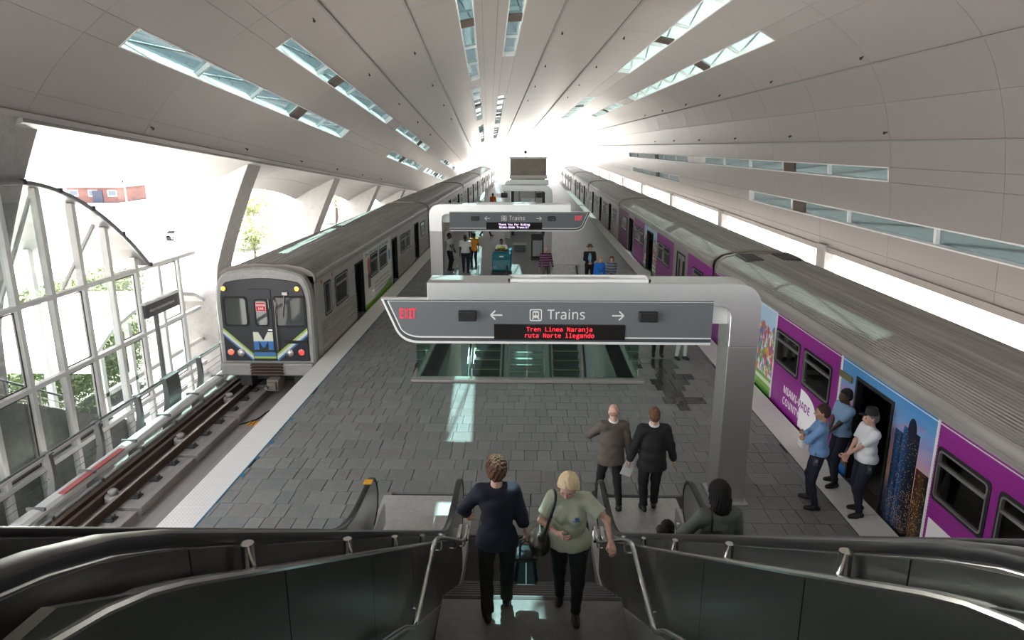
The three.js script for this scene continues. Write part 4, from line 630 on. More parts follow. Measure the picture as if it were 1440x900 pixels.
// ---------- the well with escalators going down ----------
{
  const { x0, x1, z0, z1 } = WELL, w = struct('wall_well', [0, -6, -22]);
  part(w, 'well_wall', merge([bx(x0 - .25, x0, -7, -.04, z0, z1), bx(x1, x1 + .25, -7, -.04, z0, z1), bx(x0, x1, -7, -.04, z0, z0 + .25), bx(x0, x1, -7, -6.8, z0, z1)]), M.conc);
  part(w, 'curb', merge([rbx(x0 - .14, x1 + .14, -.03, .05, z0 - .1, z0 + .18, .01), rbx(x0 - .14, x0 + .06, -.03, .05, z1, z0, .01), rbx(x1 - .06, x1 + .14, -.03, .05, z1, z0, .01)]), M.conc);
  const gl = thing('glass_balustrade', 'green tinted glass balustrade round the stairwell below the first sign', 'balustrade', [0, 0, -20]);
  const pane = (xa, xb, za, zb) => part(gl, 'pane', bx(xa, xb, .05, 1.12, za, zb), M.glassGreen);
  for (let k = 0; k < 4; k++) { const a = x0 + (x1 - x0) * k / 4 + .03, b = x0 + (x1 - x0) * (k + 1) / 4 - .03; pane(a, b, z0 - .006, z0 + .006); }
  for (const x of [x0, x1]) for (let k = 0; k < 7; k++) { const a = z0 - k * 1.55 - .05, b = a - 1.45; pane(x - .006, x + .006, a, b); }
  const post = (x, z) => { part(gl, 'clamp_post', rbx(x - .02, x + .02, .04, .3, z - .02, z + .02, .005), M.steelBright); part(gl, 'clamp_post', rbx(x - .02, x + .02, .95, 1.14, z - .02, z + .02, .005), M.steelBright); };
  for (let k = 0; k <= 4; k++) post(x0 + (x1 - x0) * k / 4, z0); for (const x of [x0, x1]) for (let k = 1; k <= 7; k++) post(x, z0 - k * 1.5);
  // flights rising away from the camera: y = 0 at z1
  const sl = .577, yAt = z => (z1 - z) * sl; // negative in front of z1
  const flight = (nm, lb, cat, xa, xb, treadM, noseM, n, rise, tread) => { const o = thing(nm, lb, cat, [(xa + xb) / 2, -6, -22]); for (let i = 0; i < n; i++) { const y = -i * rise, z = z1 + i * tread; const s = part(o, 'step', bx(xa, xb, y - .24, y - .0, z - .02, z + tread + .02), treadM); part(s, 'nosing', bx(xa + .01, xb - .01, y, y + .006, z + tread - .05, z + tread + .02), noseM); } return o; };
  const yl = mat({ color: lin(.5, .42, .2), roughness: .6 });
  const eA = flight('lower_escalator', 'escalator on the left side of the glass stairwell', 'escalator', -1.95, -1.0, M.darkGrey, yl, 28, .231, .4), eB = flight('lower_escalator', 'escalator on the right side of the glass stairwell', 'escalator', .95, 1.9, M.darkGrey, yl, 28, .231, .4);
  flight('lower_stairs', 'pale stairs between the two escalators in the glass stairwell', 'stairs', -.62, .6, mat({ color: lin(.66, .7, .68), roughness: .5, map: tConc }), M.midGrey, 35, .168, .291);
  const bal = (o, x, m) => { const path = smoothLine([[z0 - .6, yAt(z0 - .6) + .9], [z1 + .6, .55], [z1 - .5, .95]], .4); part(o, 'handrail', sweepYZ(path, ringProf(.08, .05, 10, .7), x), M.rubber); const pts = []; for (const p of path) pts.push([p[0], p[1] - .03]); for (const p of [...path].reverse()) pts.push([p[0], p[1] - .8]); part(o, 'balustrade_panel', extZY(pts, null, x - .012, x + .012), M.glassGreen); part(o, 'deck', sweepYZ(path.map(p => [p[0], p[1] - .82]), [[-.14, -.03], [.14, -.03], [.14, .03], [-.14, .03]], x), M.steel); };
  bal(eA, -2.05); bal(eA, -.85); bal(eB, .82); bal(eB, 2.02);
}
// ---------- lift tower and things on the far platform ----------
{
  const t = thing('lift_tower', 'brown clad lift tower in the middle of the far platform', 'lift tower', [0, 0, -52]);
  part(t, 'shaft', rbx(-1.25, 1.25, 0, 3.5, -53.4, -50.6, .02), M.steelDull);
  part(t, 'upper_box', rbx(-1.3, 1.3, 3.75, 4.9, -53.6, -50, .03), mat({ color: lin(.3, .26, .22), metalness: .5, roughness: .45, map: tGrain }));
  part(t, 'band', rbx(-1.36, 1.36, 3.5, 3.76, -53.7, -49.9, .02), mat({ color: lin(.5, .47, .43), metalness: .6, roughness: .4 }));
  part(t, 'roof_cap', rbx(-1.4, 1.4, 4.9, 4.98, -53.7, -49.9, .02), M.steel);
  part(t, 'beacon', merge([cyl(V(-.2, 4.98, -50.4), V(-.2, 5.3, -50.4), .03, .03, 8), new THREE.SphereGeometry(.12, 10, 6).translate(-.2, 5.36, -50.4)]), M.rail); part(t, 'aerial', cyl(V(.9, 4.98, -50.6), V(.9, 5.25, -50.6), .02), M.rail);
  part(t, 'door', bx(-.5, .5, .02, 2.1, -50.6, -50.56), M.steelBright);
  for (const [k, x] of [-.62, .52].entries()) { const e = thing('escalator_newel', k ? 'bright right escalator end in front of the lift tower' : 'bright left escalator end in front of the lift tower', 'escalator', [x, 0, -46]); const path = []; for (let i = 0; i <= 10; i++) { const a = -Math.PI / 2 + i / 10 * Math.PI; path.push([-45 + Math.cos(a) * .36, .64 + Math.sin(a) * .36]); } path.push([-46, 1.0], [-49.5, 2.9]); part(e, 'handrail', sweepYZ(path, ringProf(.09, .06, 10, .7), x), M.steelBright); part(e, 'panel', extZY([...path.map(p => [p[0], p[1] - .03]), [-49.5, 2.0], [-46, .1], [-45, .1]], null, x - .03, x + .03), M.steel); }
  const lamps = thing('canopy_frame', 'steel and glass canopy frame over the far escalators', 'canopy', [0, 0, -46.5]); part(lamps, 'glass_roof', new THREE.CylinderGeometry(1.0, 1.0, 3, 20, 1, true, -Math.PI / 2, Math.PI).rotateX(Math.PI / 2).translate(0, 2.2, -47.3), M.glass); for (const x of [-1.02, 1.02]) part(lamps, 'post', rbx(x - .09, x + .09, 0, 3.4, -45.8, -45.6, .01), M.darkGrey);
}
{ // information stand
  const t = thing('poster_stand', 'black framed poster stand on the platform behind the striped sweater', 'poster stand', [.5, 0, -35.5]);
  part(t, 'frame', extXY(rshape(.18, .82, .05, 1.34, .08), [rrect(.25, .75, .18, 1.02, .03)], -35.56, -35.46, .008), M.black); part(t, 'poster', bx(.24, .76, .17, 1.03, -35.52, -35.5), mat({ color: lin(.5, .52, .53), roughness: .3, map: tStreak })); part(t, 'foot', rbx(.16, .84, 0, .06, -35.75, -35.27, .02), M.darkGrey);
  const u = thing('bench_block', 'low grey bench at the foot of the far post', 'bench', [-.45, 0, -38.5]); part(u, 'seat', rbx(-.85, -.05, .38, .46, -38.8, -38.2, .02), M.steelDull); part(u, 'plinth', rbx(-.75, -.15, 0, .38, -38.7, -38.3, .02), M.midGrey);
}
{ // ride-on scrubber
  const X = -1.2, Z = -31.4, t = thing('floor_scrubber', 'teal ride-on floor scrubber facing the camera', 'scrubber', [X, 0, Z]);
  const teal = mat({ color: lin(.004, .16, .2), roughness: .35 });
  part(t, 'front_body', extZY([[Z + .62, .22], [Z + .68, .3], [Z + .62, .72], [Z + .5, 1.0], [Z + .28, 1.08], [Z + .2, .62], [Z - .1, .5], [Z - .1, .18]], null, X - .43, X + .43, .04), teal);
  part(t, 'rear_body', rbx(X - .4, X + .42, .2, .95, Z - .95, Z - .35, .08, 2), teal); part(t, 'side_tank', rbx(X + .3, X + .45, .25, 1.12, Z - .7, Z + .0, .05, 2), teal);
  part(t, 'seat', rbx(X - .26, X + .2, .5, .72, Z - .5, Z - .08, .05, 2), M.black); part(t, 'seat_back', rbx(X - .26, X + .2, .72, 1.15, Z - .55, Z - .42, .04, 2), M.black);
  part(t, 'squeegee', rbx(X - .46, X + .46, .06, .2, Z + .4, Z + .66, .03), M.darkGrey); part(t, 'steering_wheel', new THREE.TorusGeometry(.15, .016, 8, 24).rotateX(-1.0).translate(X - .03, 1.1, Z + .16), M.black);
  for (const [x, z, r] of [[-.36, -.6, .2], [.36, -.6, .2], [0, .35, .15]]) part(t, 'wheel', cyl(V(X + x - .06, r, Z + z), V(X + x + .06, r, Z + z), r, r, 18), M.black);
  part(t, 'badge', bx(X - .1, X + .1, .86, .92, Z + .57, Z + .585), M.white); for (const x of [-.3, .3]) part(t, 'lamp', rbx(X + x - .05, X + x + .05, .38, .46, Z + .66, Z + .69, .01), M.steelBright);
}
// ---------- outside on the left: glazed stair tower, sign, ground, trees ----------
{
  const ground = struct('floor_ground', [0, -7, 0]); ground.name = 'floor_004';
  part(ground, 'ground', bx(-420, 300, -7.3, -7, 60, -420), mat({ color: lin(.14, .138, .134), roughness: .95, map: tConc }));
  const W = M.white, X = -12, f = thing('glazed_stair_tower', 'white steel framed glazed stair tower beyond the left track', 'stair tower', [X, -7, -16]);
  const zm = []; for (let z = -10.3; z > -24; z -= 1.25) zm.push(z);
  const arcY = z => z > -15.5 ? 4.95 - (-15.5 - z) * -.02 : 4.95 - .058 * (-15.5 - z) - .095 * (-15.5 - z) ** 2;
  for (const z of zm) { const top = Math.max(2.08, arcY(z)); part(f, 'mullion', rbx(X - .09, X + .09, -7, top, z - .075, z + .075, .01), W); }
  for (const y of [2.08, .06, -2.0, -4.2]) part(f, 'transom', rbx(X - .06, X + .1, y - .06, y + .06, -9, -24, .01), W);
  for (let i = 0; i < zm.length - 1; i++) for (const [a, b] of [[2.14, 4.6], [.12, 2.02], [-1.94, 0], [-4.1, -2.06]]) { if (a > 2 && zm[i + 1] < -17.5) continue; if ((i + (a > 1 ? 1 : 0)) % 2 && a < 2 && a > -2) { const p = part(f, 'pane', bx(X - .012, X + .0, a + .05, b - .05, zm[i + 1] + .12, zm[i] - .12), M.glass); part(p, 'pane_gasket', merge([bx(X + .0, X + .02, a + .03, a + .06, zm[i + 1] + .1, zm[i] - .1), bx(X, X + .02, b - .06, b - .03, zm[i + 1] + .1, zm[i] - .1), bx(X, X + .02, a + .03, b - .03, zm[i + 1] + .1, zm[i + 1] + .125), bx(X, X + .02, a + .03, b - .03, zm[i] - .125, zm[i] - .1)]), M.rail); } else part(f, 'pane', bx(X - .012, X, a + .04, b - .04, zm[i + 1] + .1, zm[i] - .1), M.glass); }
  // arched canopy over the tower
  const cv = thing('arched_canopy', 'white arched canopy with ribbed sheets over the stair tower', 'canopy', [X - 3, -7, -16]);
  const arc = []; for (let z = -8; z >= -20.9; z -= .6) arc.push([z, arcY(z)]);
  for (let k = 0; k < arc.length - 1; k++) part(cv, 'roof_sheet', extZY([[arc[k][0] - .01, arc[k][1]], [arc[k + 1][0] + .01, arc[k + 1][1]], [arc[k + 1][0] + .01, arc[k + 1][1] + .06], [arc[k][0] - .01, arc[k][1] + .06]], null, X - 6, X + .3), M.soffit);
  part(cv, 'edge_tube', tube(arc.map(p => V(X + .32, p[1] + .02, p[0])), .06, 60, 8), mat({ color: lin(.25, .25, .26), roughness: .5 }));
  for (let k = 1; k < arc.length; k += 2) part(cv, 'edge_clip', bx(X + .3, X + .4, arc[k][1] - .02, arc[k][1] + .1, arc[k][0] - .04, arc[k][0] + .04), M.darkGrey);
  for (let i = 0; i < 5; i++) part(cv, 'brace', barG(V(X - .1, 2.1, -10.5 - i * 2.2), V(X - .1, Math.max(2.1, arcY(-12.2 - i * 2.2) - .1), -12.2 - i * 2.2), .07, .07), W);
  for (const x of [X - 5.5, X - 3]) for (let z = -10; z > -21; z -= 2.5) part(cv, 'column', rbx(x - .09, x + .09, -7, arcY(z), z - .09, z + .09, .01), W);
  // concrete stair flights and walls inside
  const st = thing('concrete_stairs', 'concrete stair flight with thin rails inside the glazed tower', 'stairs', [X - 2, -7, -16]);
  for (let i = 0; i < 30; i++) part(st, 'step', bx(X - 2.6, X - .6, -7, 3.0 - i * .17, -9 - i * .29 - .3, -9 - i * .29), M.conc);
  for (const x of [X - .55, X - 2.65]) for (const h of [.35, .55, .75, .95]) part(st, 'rail', cyl(V(x, 3 + h, -9), V(x, 3 - 30 * .17 + h, -9 - 30 * .29), h > .9 ? .03 : .013, h > .9 ? .03 : .013, 6), h > .9 ? M.greyPost : M.steelDull);
  for (let i = 0; i < 8; i++) part(st, 'rail_post', bx(X - .57, X - .53, 3 - i * .61, 3.95 - i * .61, -9 - i * 1.04 - .02, -9 - i * 1.04 + .02), M.steelDull);
  const wl = thing('concrete_wall', 'grey concrete wall below the glazed stair tower', 'wall', [X - .2, -7, -12]);
  for (let k = 0; k < 5; k++) { const a = -8 - k * 2.4, b = a - 2.4, t = z => .2 - (-14.3 - z) * .52; part(wl, 'wall_panel', extZY([[a - .01, -7], [a - .01, t(a)], [b + .01, t(b)], [b + .01, -7]], null, X - .35, X - .12), M.conc); }
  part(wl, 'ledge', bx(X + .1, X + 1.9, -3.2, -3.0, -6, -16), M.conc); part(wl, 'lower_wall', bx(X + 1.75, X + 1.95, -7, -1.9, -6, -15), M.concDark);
  // second, lower canopy further on
  const c2 = thing('low_canopy', 'small white arched canopy beside the hedge below the train', 'canopy', [-16, -7, -26]);
  for (let i = 0; i < 8; i++) { const a = Math.PI * i / 8, b = Math.PI * (i + 1) / 8, q = t => [-25.2 + Math.cos(t) * 4.2, -1.5 + Math.sin(t) * 1.5]; const [p, r] = [q(a), q(b)]; part(c2, 'roof_sheet', extZY([[p[0], p[1]], [r[0], r[1]], [r[0], r[1] + .15], [p[0], p[1] + .15]], null, -18.5, -14.2), W); }
  for (const z of [-21.8, -23.6, -25.6, -27.6, -29]) part(c2, 'column', rbx(-14.6, -14.4, -7, -1.2 + .9 * Math.max(0, 1 - ((z + 25.2) / 4.2) ** 2), z - .09, z + .09, .01), W); part(c2, 'beam', bx(-14.6, -14.4, -2.6, -2.45, -21.5, -29), W); part(c2, 'beam', bx(-14.6, -14.4, -4.2, -4.05, -21.5, -29), W);
  // place name sign on a post
  const sg = thing('station_name_sign', 'dark grey station name sign on a slim post by the outer railing', 'sign', [-10, -1.2, -17.9]);
  part(sg, 'post', rbx(-10.06, -9.98, -1.2, 1.4, -17.7, -17.6, .01), M.greyPost); part(sg, 'board', rbx(-10.07, -9.97, 1.36, 1.72, -17.15, -18.85, .01), mat({ color: lin(.045, .045, .055), roughness: .5 })); part(sg, 'rim', rbx(-10.09, -9.95, 1.72, 1.78, -17.1, -18.9, .01), W);
  { const t = text('Miami International Airport', .075, .004, fontR); t.rotateY(Math.PI / 2); t.translate(-9.968, 1.5, -17.3); part(sg, 'lettering', t, W); }
  // trees, hedge and far buildings
  const leafMs = [lin(.2, .24, .11), lin(.1, .14, .055), lin(.26, .29, .15)].map(c => phys({ color: c, roughness: .9, side: THREE.DoubleSide }));
  function tree(x, z, h, r, label, k, nm = 'tree') { const o = thing(nm, label, 'tree', [x, -7, z], 'trees beyond the left track'); part(o, 'trunk', cyl(V(x, -7, z), V(x, -7 + h * .6, z), h * .035, h * .02, 7), M.rail); const pos = [], nn = []; for (let i = 0; i < 2200; i++) { const a = rnd() * 6.283, b = Math.acos(2 * rnd() - 1), q = r * Math.cbrt(rnd()) * (0.75 + .35 * Math.sin(a * 3 + b * 4)); const c = V(x + q * Math.sin(b) * Math.cos(a), -7 + h * .68 + q * .7 * Math.cos(b), z + q * Math.sin(b) * Math.sin(a)); const s = r * .08, d1 = V(rr(-1, 1), rr(-1, 1), rr(-1, 1)).normalize().multiplyScalar(s), d2 = V(rr(-1, 1), rr(-1, 1), rr(-1, 1)).normalize().multiplyScalar(s * .6); for (const p of [c.clone().sub(d1), c.clone().add(d2), c.clone().add(d1)]) pos.push(p.x, p.y, p.z); } const g = new THREE.BufferGeometry(); g.setAttribute('position', new THREE.Float32BufferAttribute(pos, 3)); g.setAttribute('uv', new THREE.Float32BufferAttribute(new Float32Array(pos.length / 3 * 2), 2)); g.computeVertexNormals(); part(o, 'foliage', g, leafMs[k % 3]); }
  tree(-150, -185, 14, 8, 'broad green tree farthest left beyond the parking area', 0); tree(-112, -190, 13, 6.5, 'green tree left of the red building', 1); tree(-96, -200, 14, 6.5, 'green tree above the red building', 2); tree(-80, -205, 13, 5, 'green tree right of the tree above the red building', 0); tree(-36, -88, 8, 4.2, 'pale green tree between the first and second white ribs', 2); tree(-30, -74, 5, 3, 'low pale tree at the foot of the second rib bay', 0); tree(-33, -118, 9, 4, 'green tree between the second and third ribs', 1); tree(-29, -112, 6, 3, 'small green bush tree beside the third rib', 2);
  const hedge = (x0, x1, y1, z0, z1, label) => { const o = thing('hedge', label, 'hedge', [(x0 + x1) / 2, -7, (z0 + z1) / 2]); const pos = []; for (let i = 0; i < 22000; i++) { const c = V(rr(x0, x1), -7 + (y1 + 7) * Math.sqrt(rnd()), rr(z0, z1)), s = .11; const d1 = V(rr(-1, 1), rr(-1, 1), rr(-1, 1)).multiplyScalar(s), d2 = V(rr(-1, 1), rr(-1, 1), rr(-1, 1)).multiplyScalar(s); for (const p of [c.clone().sub(d1), c.clone().add(d2), c.clone().add(d1)]) pos.push(p.x, p.y, p.z); } const g = new THREE.BufferGeometry(); g.setAttribute('position', new THREE.Float32BufferAttribute(pos, 3)); g.setAttribute('uv', new THREE.Float32BufferAttribute(new Float32Array(pos.length / 3 * 2), 2)); g.computeVertexNormals(); part(o, 'foliage', g, leafMs[1]); };
  hedge(-23, -21, -3.2, -27, -36, 'dark green hedge behind the white stair columns'); hedge(-27, -24, -1.6, -34, -42, 'leafy hedge left of the second white rib');
  const b = thing('red_building', 'low red brick building beyond the parking area on the left', 'building', [-100, -7, -163]); part(b, 'walls', bx(-108, -96, -7, -3.6, -160, -172), mat({ color: lin(.3, .15, .13), roughness: .9, map: tConc })); part(b, 'roof', rbx(-108.6, -95.4, -3.6, -3.2, -159.4, -173, .1), M.conc);
  for (let i = 0; i < 3; i++) { const w = part(b, 'window', bx(-107.6 + i * 4.6, -105.4 + i * 4.6, -5.6, -4.1, -160.05, -159.9), W); part(w, 'pane', bx(-107.4 + i * 4.6, -105.6 + i * 4.6, -5.4, -4.3, -159.9, -159.86), mat({ color: lin(.1, .13, .16), roughness: .1 })); } part(b, 'garage_door', bx(-102, -99.6, -7, -4.2, -159.9, -159.8), mat({ color: lin(.03, .04, .07), roughness: .5 }));
  const c = thing('parked_car', 'silver car parked on the bright lot left of the white rib', 'car', [-48.6, -7, -95]); part(c, 'body', extXY([[-51, -6.6], [-46.4, -6.6], [-46.3, -6.15], [-47.4, -6.0], [-48, -5.55], [-50, -5.5], [-50.7, -6.0], [-51.1, -6.15]], null, -95.9, -94.1, .08), mat({ color: lin(.35, .36, .38), metalness: .6, roughness: .3 })); part(c, 'windows', extXY([[-50.4, -6.0], [-47.7, -6.0], [-48.1, -5.62], [-49.95, -5.58]], null, -95.92, -94.08), M.black); for (const x of [-50.2, -47.3]) for (const z of [-94.2, -95.8]) part(c, 'wheel', cyl(V(x, -6.65, z - .1), V(x, -6.65, z + .1), .34, .34, 14), M.black);
  for (const [i, p] of [[-118, -175], [-93, -158], [-84, -170], [-66, -150]].entries()) { const o = thing('light_pole', ['white light pole left of the red building', 'white light pole before the red building', 'white light pole at the right end of the red building', 'white light pole standing alone on the parking lot'][i], 'light pole', [p[0], -7, p[1]]); part(o, 'pole', cyl(V(p[0], -7, p[1]), V(p[0], 2, p[1]), .16, .1, 8), W); part(o, 'arm', bx(p[0] - .9, p[0] + .9, 1.9, 2.1, p[1] - .12, p[1] + .12), W); }
}
// ---------- people ----------
function surfaceNets(f, lo, hi, cell) {
  const nx = Math.ceil((hi[0] - lo[0]) / cell) + 1, ny = Math.ceil((hi[1] - lo[1]) / cell) + 1, nz = Math.ceil((hi[2] - lo[2]) / cell) + 1, F = new Float32Array(nx * ny * nz);
  for (let k = 0, n = 0; k < nz; k++) for (let j = 0; j < ny; j++) for (let i = 0; i < nx; i++, n++) F[n] = f(lo[0] + i * cell, lo[1] + j * cell, lo[2] + k * cell);
  const id = new Int32Array(nx * ny * nz).fill(-1), pos = [], idx = [], sx = 1, sy = nx, sz = nx * ny;
  for (let k = 0; k < nz - 1; k++) for (let j = 0; j < ny - 1; j++) for (let i = 0; i < nx - 1; i++) {
    const b = i + j * sy + k * sz; let m = 0, c = 0, X = 0, Y = 0, Z = 0; const v = [F[b], F[b + 1], F[b + sy], F[b + sy + 1], F[b + sz], F[b + sz + 1], F[b + sz + sy], F[b + sz + sy + 1]];
    for (let q = 0; q < 8; q++) if (v[q] < 0) m |= 1 << q; if (m === 0 || m === 255) continue;
    for (let a = 0; a < 8; a++) for (const d of [1, 2, 4]) if (!(a & d)) { const p = v[a], q = v[a | d]; if ((p < 0) !== (q < 0)) { const t = p / (p - q); X += (a & 1) + (d === 1 ? t : 0); Y += ((a >> 1) & 1) + (d === 2 ? t : 0); Z += ((a >> 2) & 1) + (d === 4 ? t : 0); c++; } }
    id[b] = pos.length / 3; pos.push(lo[0] + (i + X / c) * cell, lo[1] + (j + Y / c) * cell, lo[2] + (k + Z / c) * cell);
  }
  const quad = (a, b, c, d, flip) => { if (a < 0 || b < 0 || c < 0 || d < 0) return; if (flip) idx.push(a, c, b, a, d, c); else idx.push(a, b, c, a, c, d); };
  for (let k = 1; k < nz - 1; k++) for (let j = 1; j < ny - 1; j++) for (let i = 1; i < nx - 1; i++) {
    const b = i + j * sy + k * sz, s = F[b] < 0;
    if (s !== (F[b + 1] < 0)) quad(id[b - sy - sz], id[b - sz], id[b], id[b - sy], !s);
    if (s !== (F[b + sy] < 0)) quad(id[b - 1 - sz], id[b - 1], id[b], id[b - sz], !s);
    if (s !== (F[b + sz] < 0)) quad(id[b - 1 - sy], id[b - sy], id[b], id[b - 1], !s);
  }
  const g = new THREE.BufferGeometry(); g.setAttribute('position', new THREE.Float32BufferAttribute(pos, 3)); g.setIndex(idx); g.computeVertexNormals();
  const uv = new Float32Array(pos.length / 3 * 2); for (let i = 0; i < pos.length / 3; i++) { uv[i * 2] = pos[i * 3] + pos[i * 3 + 2]; uv[i * 2 + 1] = pos[i * 3 + 1]; } g.setAttribute('uv', new THREE.BufferAttribute(uv, 2)); return g;
}
const smin = (a, b, k) => { const h = Math.max(k - Math.abs(a - b), 0) / k; return Math.min(a, b) - h * h * k * .25; };
// primitives: tapered capsule and turned ellipsoid, with an optional cut plane {p, n}
function cone(a, b, r0, r1, cut) { const ax = a.x, ay = a.y, az = a.z, dx = b.x - ax, dy = b.y - ay, dz = b.z - az, l2 = dx * dx + dy * dy + dz * dz || 1e-9; const f = (x, y, z) => { const px = x - ax, py = y - ay, pz = z - az; let t = (px * dx + py * dy + pz * dz) / l2; t = t < 0 ? 0 : t > 1 ? 1 : t; const qx = px - dx * t, qy = py - dy * t, qz = pz - dz * t; let d = Math.sqrt(qx * qx + qy * qy + qz * qz) - (r0 + (r1 - r0) * t); if (cut !== undefined) { const c = (px * dx + py * dy + pz * dz) / Math.sqrt(l2) - cut * Math.sqrt(l2); if (c > d) d = c; } return d; }; const R = Math.max(r0, r1); f.box = [Math.min(a.x, b.x) - R, Math.min(a.y, b.y) - R, Math.min(a.z, b.z) - R, Math.max(a.x, b.x) + R, Math.max(a.y, b.y) + R, Math.max(a.z, b.z) + R]; return f; }
function ell(c, r, q) { const iq = q ? q.clone().invert() : null, v = V(0, 0, 0), m = Math.min(...r); const f = (x, y, z) => { v.set(x - c.x, y - c.y, z - c.z); if (iq) v.applyQuaternion(iq); const X = v.x / r[0], Y = v.y / r[1], Z = v.z / r[2], k0 = Math.sqrt(X * X + Y * Y + Z * Z), X2 = X / r[0], Y2 = Y / r[1], Z2 = Z / r[2], k1 = Math.sqrt(X2 * X2 + Y2 * Y2 + Z2 * Z2) || 1e-6; return k0 < 1e-4 ? -m : k0 * (k0 - 1) / k1; }; const R = Math.max(...r); f.box = [c.x - R, c.y - R, c.z - R, c.x + R, c.y + R, c.z + R]; return f; }
function blob(prims, cell, k = .03, mod, field) { // prims joined smoothly and meshed
  const lo = [1e9, 1e9, 1e9], hi = [-1e9, -1e9, -1e9]; for (const p of prims) for (let i = 0; i < 3; i++) { lo[i] = Math.min(lo[i], p.box[i]); hi[i] = Math.max(hi[i], p.box[i + 3]); }
  for (let i = 0; i < 3; i++) { lo[i] -= cell * 2 + .03; hi[i] += cell * 2 + .03; } const n = prims.length;
  const f = (x, y, z) => { let d = prims[0](x, y, z); for (let i = 1; i < n; i++) d = smin(d, prims[i](x, y, z), k); return mod ? mod(d, x, y, z) : d; };
  return surfaceNets(field || f, lo, hi, cell);
}
const folds = (amp, fy = 9) => (d, x, y, z) => d > .05 ? d : d + amp * (Math.sin(y * fy * 6.3 + Math.sin(x * 21) * 1.7 + z * 13) * .6 + Math.sin(x * 47 + y * 31 + z * 17) * .4);
// shared templates: head (two resolutions) and hands (relaxed / closed)
const headT = {}, handT = {};
function headGeo(cell) {
  if (headT[cell]) return headT[cell]; const P = [ell(V(0, .03, -.012), [.076, .092, .095]), ell(V(0, -.03, .022), [.062, .085, .072]), ell(V(0, -.09, .05), [.03, .024, .03]), ell(V(0, .018, .078), [.045, .014, .016])];
  const nose = [cone(V(0, .008, .09), V(0, -.03, .11), .008, .013), ell(V(0, -.036, .104), [.019, .009, .012])], ears = [-1, 1].map(s => ell(V(s * .077, -.005, -.005), [.01, .032, .02])), lips = [ell(V(0, -.066, .09), [.024, .006, .01]), ell(V(0, -.076, .088), [.02, .006, .01])], cheeks = [-1, 1].map(s => ell(V(s * .036, -.03, .068), [.024, .022, .022]));
  const sock = [-1, 1].map(s => ell(V(s * .031, .0, .102), [.02, .012, .02])), neck = cone(V(0, -.07, -.02), V(0, -.19, -.035), .052, .058);
  const all = [...P, ...cheeks, neck]; const f = (x, y, z) => { let d = all[0](x, y, z); for (let i = 1; i < all.length; i++) d = smin(d, all[i](x, y, z), .035); for (const e of [...nose, ...lips]) d = smin(d, e(x, y, z), .012); for (const e of ears) d = smin(d, e(x, y, z), .008); for (const s of sock) { const v = -s(x, y, z); d = -smin(-d, -v, .012); } return d; };
  return headT[cell] = surfaceNets(f, [-.11, -.2, -.13], [.11, .14, .14], cell);
}
function handGeo(curl, cell) { // fingers towards -y, palm faces +z, thumb on +x
  const key = curl + '|' + cell; if (handT[key]) return handT[key]; const P = [];
  const palm = [cone(V(-.024, -.02, 0), V(-.03, -.082, 0), .016, .014), cone(V(-.006, -.015, 0), V(-.01, -.088, 0), .017, .014), cone(V(.012, -.015, 0), V(.011, -.088, 0), .017, .014), cone(V(.024, -.02, .002), V(.03, -.082, 0), .017, .014), cone(V(0, .02, 0), V(0, -.02, 0), .024, .022)];
  const fingers = [[-.031, -.085, .06, .0085], [-.0105, -.09, .076, .0092], [.0105, -.091, .082, .0095], [.031, -.086, .073, .0092]].map(([x, y, L, r]) => { const out = []; let p = V(x, y, 0), a = curl * .7; for (const s of [.45, .3, .25]) { const q = p.clone().add(V(x * .12 * (1 - curl) * s, -Math.cos(a) * L * s * 1.05, Math.sin(a) * L * s * 1.05)); out.push(cone(p, q, r, r * .92)); p = q; a += curl * (1.0); } return out; });
  const t0 = V(.03, -.03, .006), t1 = V(.052, -.06, .016 + curl * .012), t2 = V(.052 - curl * .02, -.088, .026 + curl * .025), thumb = [cone(t0, t1, .014, .0115), cone(t1, t2, .011, .009)];
  const f = (x, y, z) => { let d = palm[0](x, y, z); for (let i = 1; i < palm.length; i++) d = smin(d, palm[i](x, y, z), .015); for (const F of [...fingers, thumb]) { let e = F[0](x, y, z); for (let i = 1; i < F.length; i++) e = smin(e, F[i](x, y, z), .006); d = smin(d, e, .007); } return d; };
  return handT[key] = surfaceNets(f, [-.06, -.2, -.05], [.085, .055, .115], cell);
}
function ik(a, t, l1, l2, hint) { const d = t.clone().sub(a); let L = d.length(); const mx = (l1 + l2) * .999; if (L > mx) { d.multiplyScalar(mx / L); L = mx; } const u = d.clone().normalize(), c = (l1 * l1 + L * L - l2 * l2) / (2 * l1 * L), s = Math.sqrt(Math.max(0, 1 - c * c)); const h = hint.clone().addScaledVector(u, -hint.dot(u)).normalize(); return [a.clone().addScaledVector(u, l1 * c).addScaledVector(h, l1 * s), a.clone().add(d)]; }
const skinTone = { pale: lin(.55, .33, .25), tan: lin(.4, .22, .14), brown: lin(.14, .07, .045), dark: lin(.07, .036, .025) };
function cloth(c, r = .9) { return mat({ color: c, roughness: r, bumpMap: tFine, bumpScale: .0008 }); }
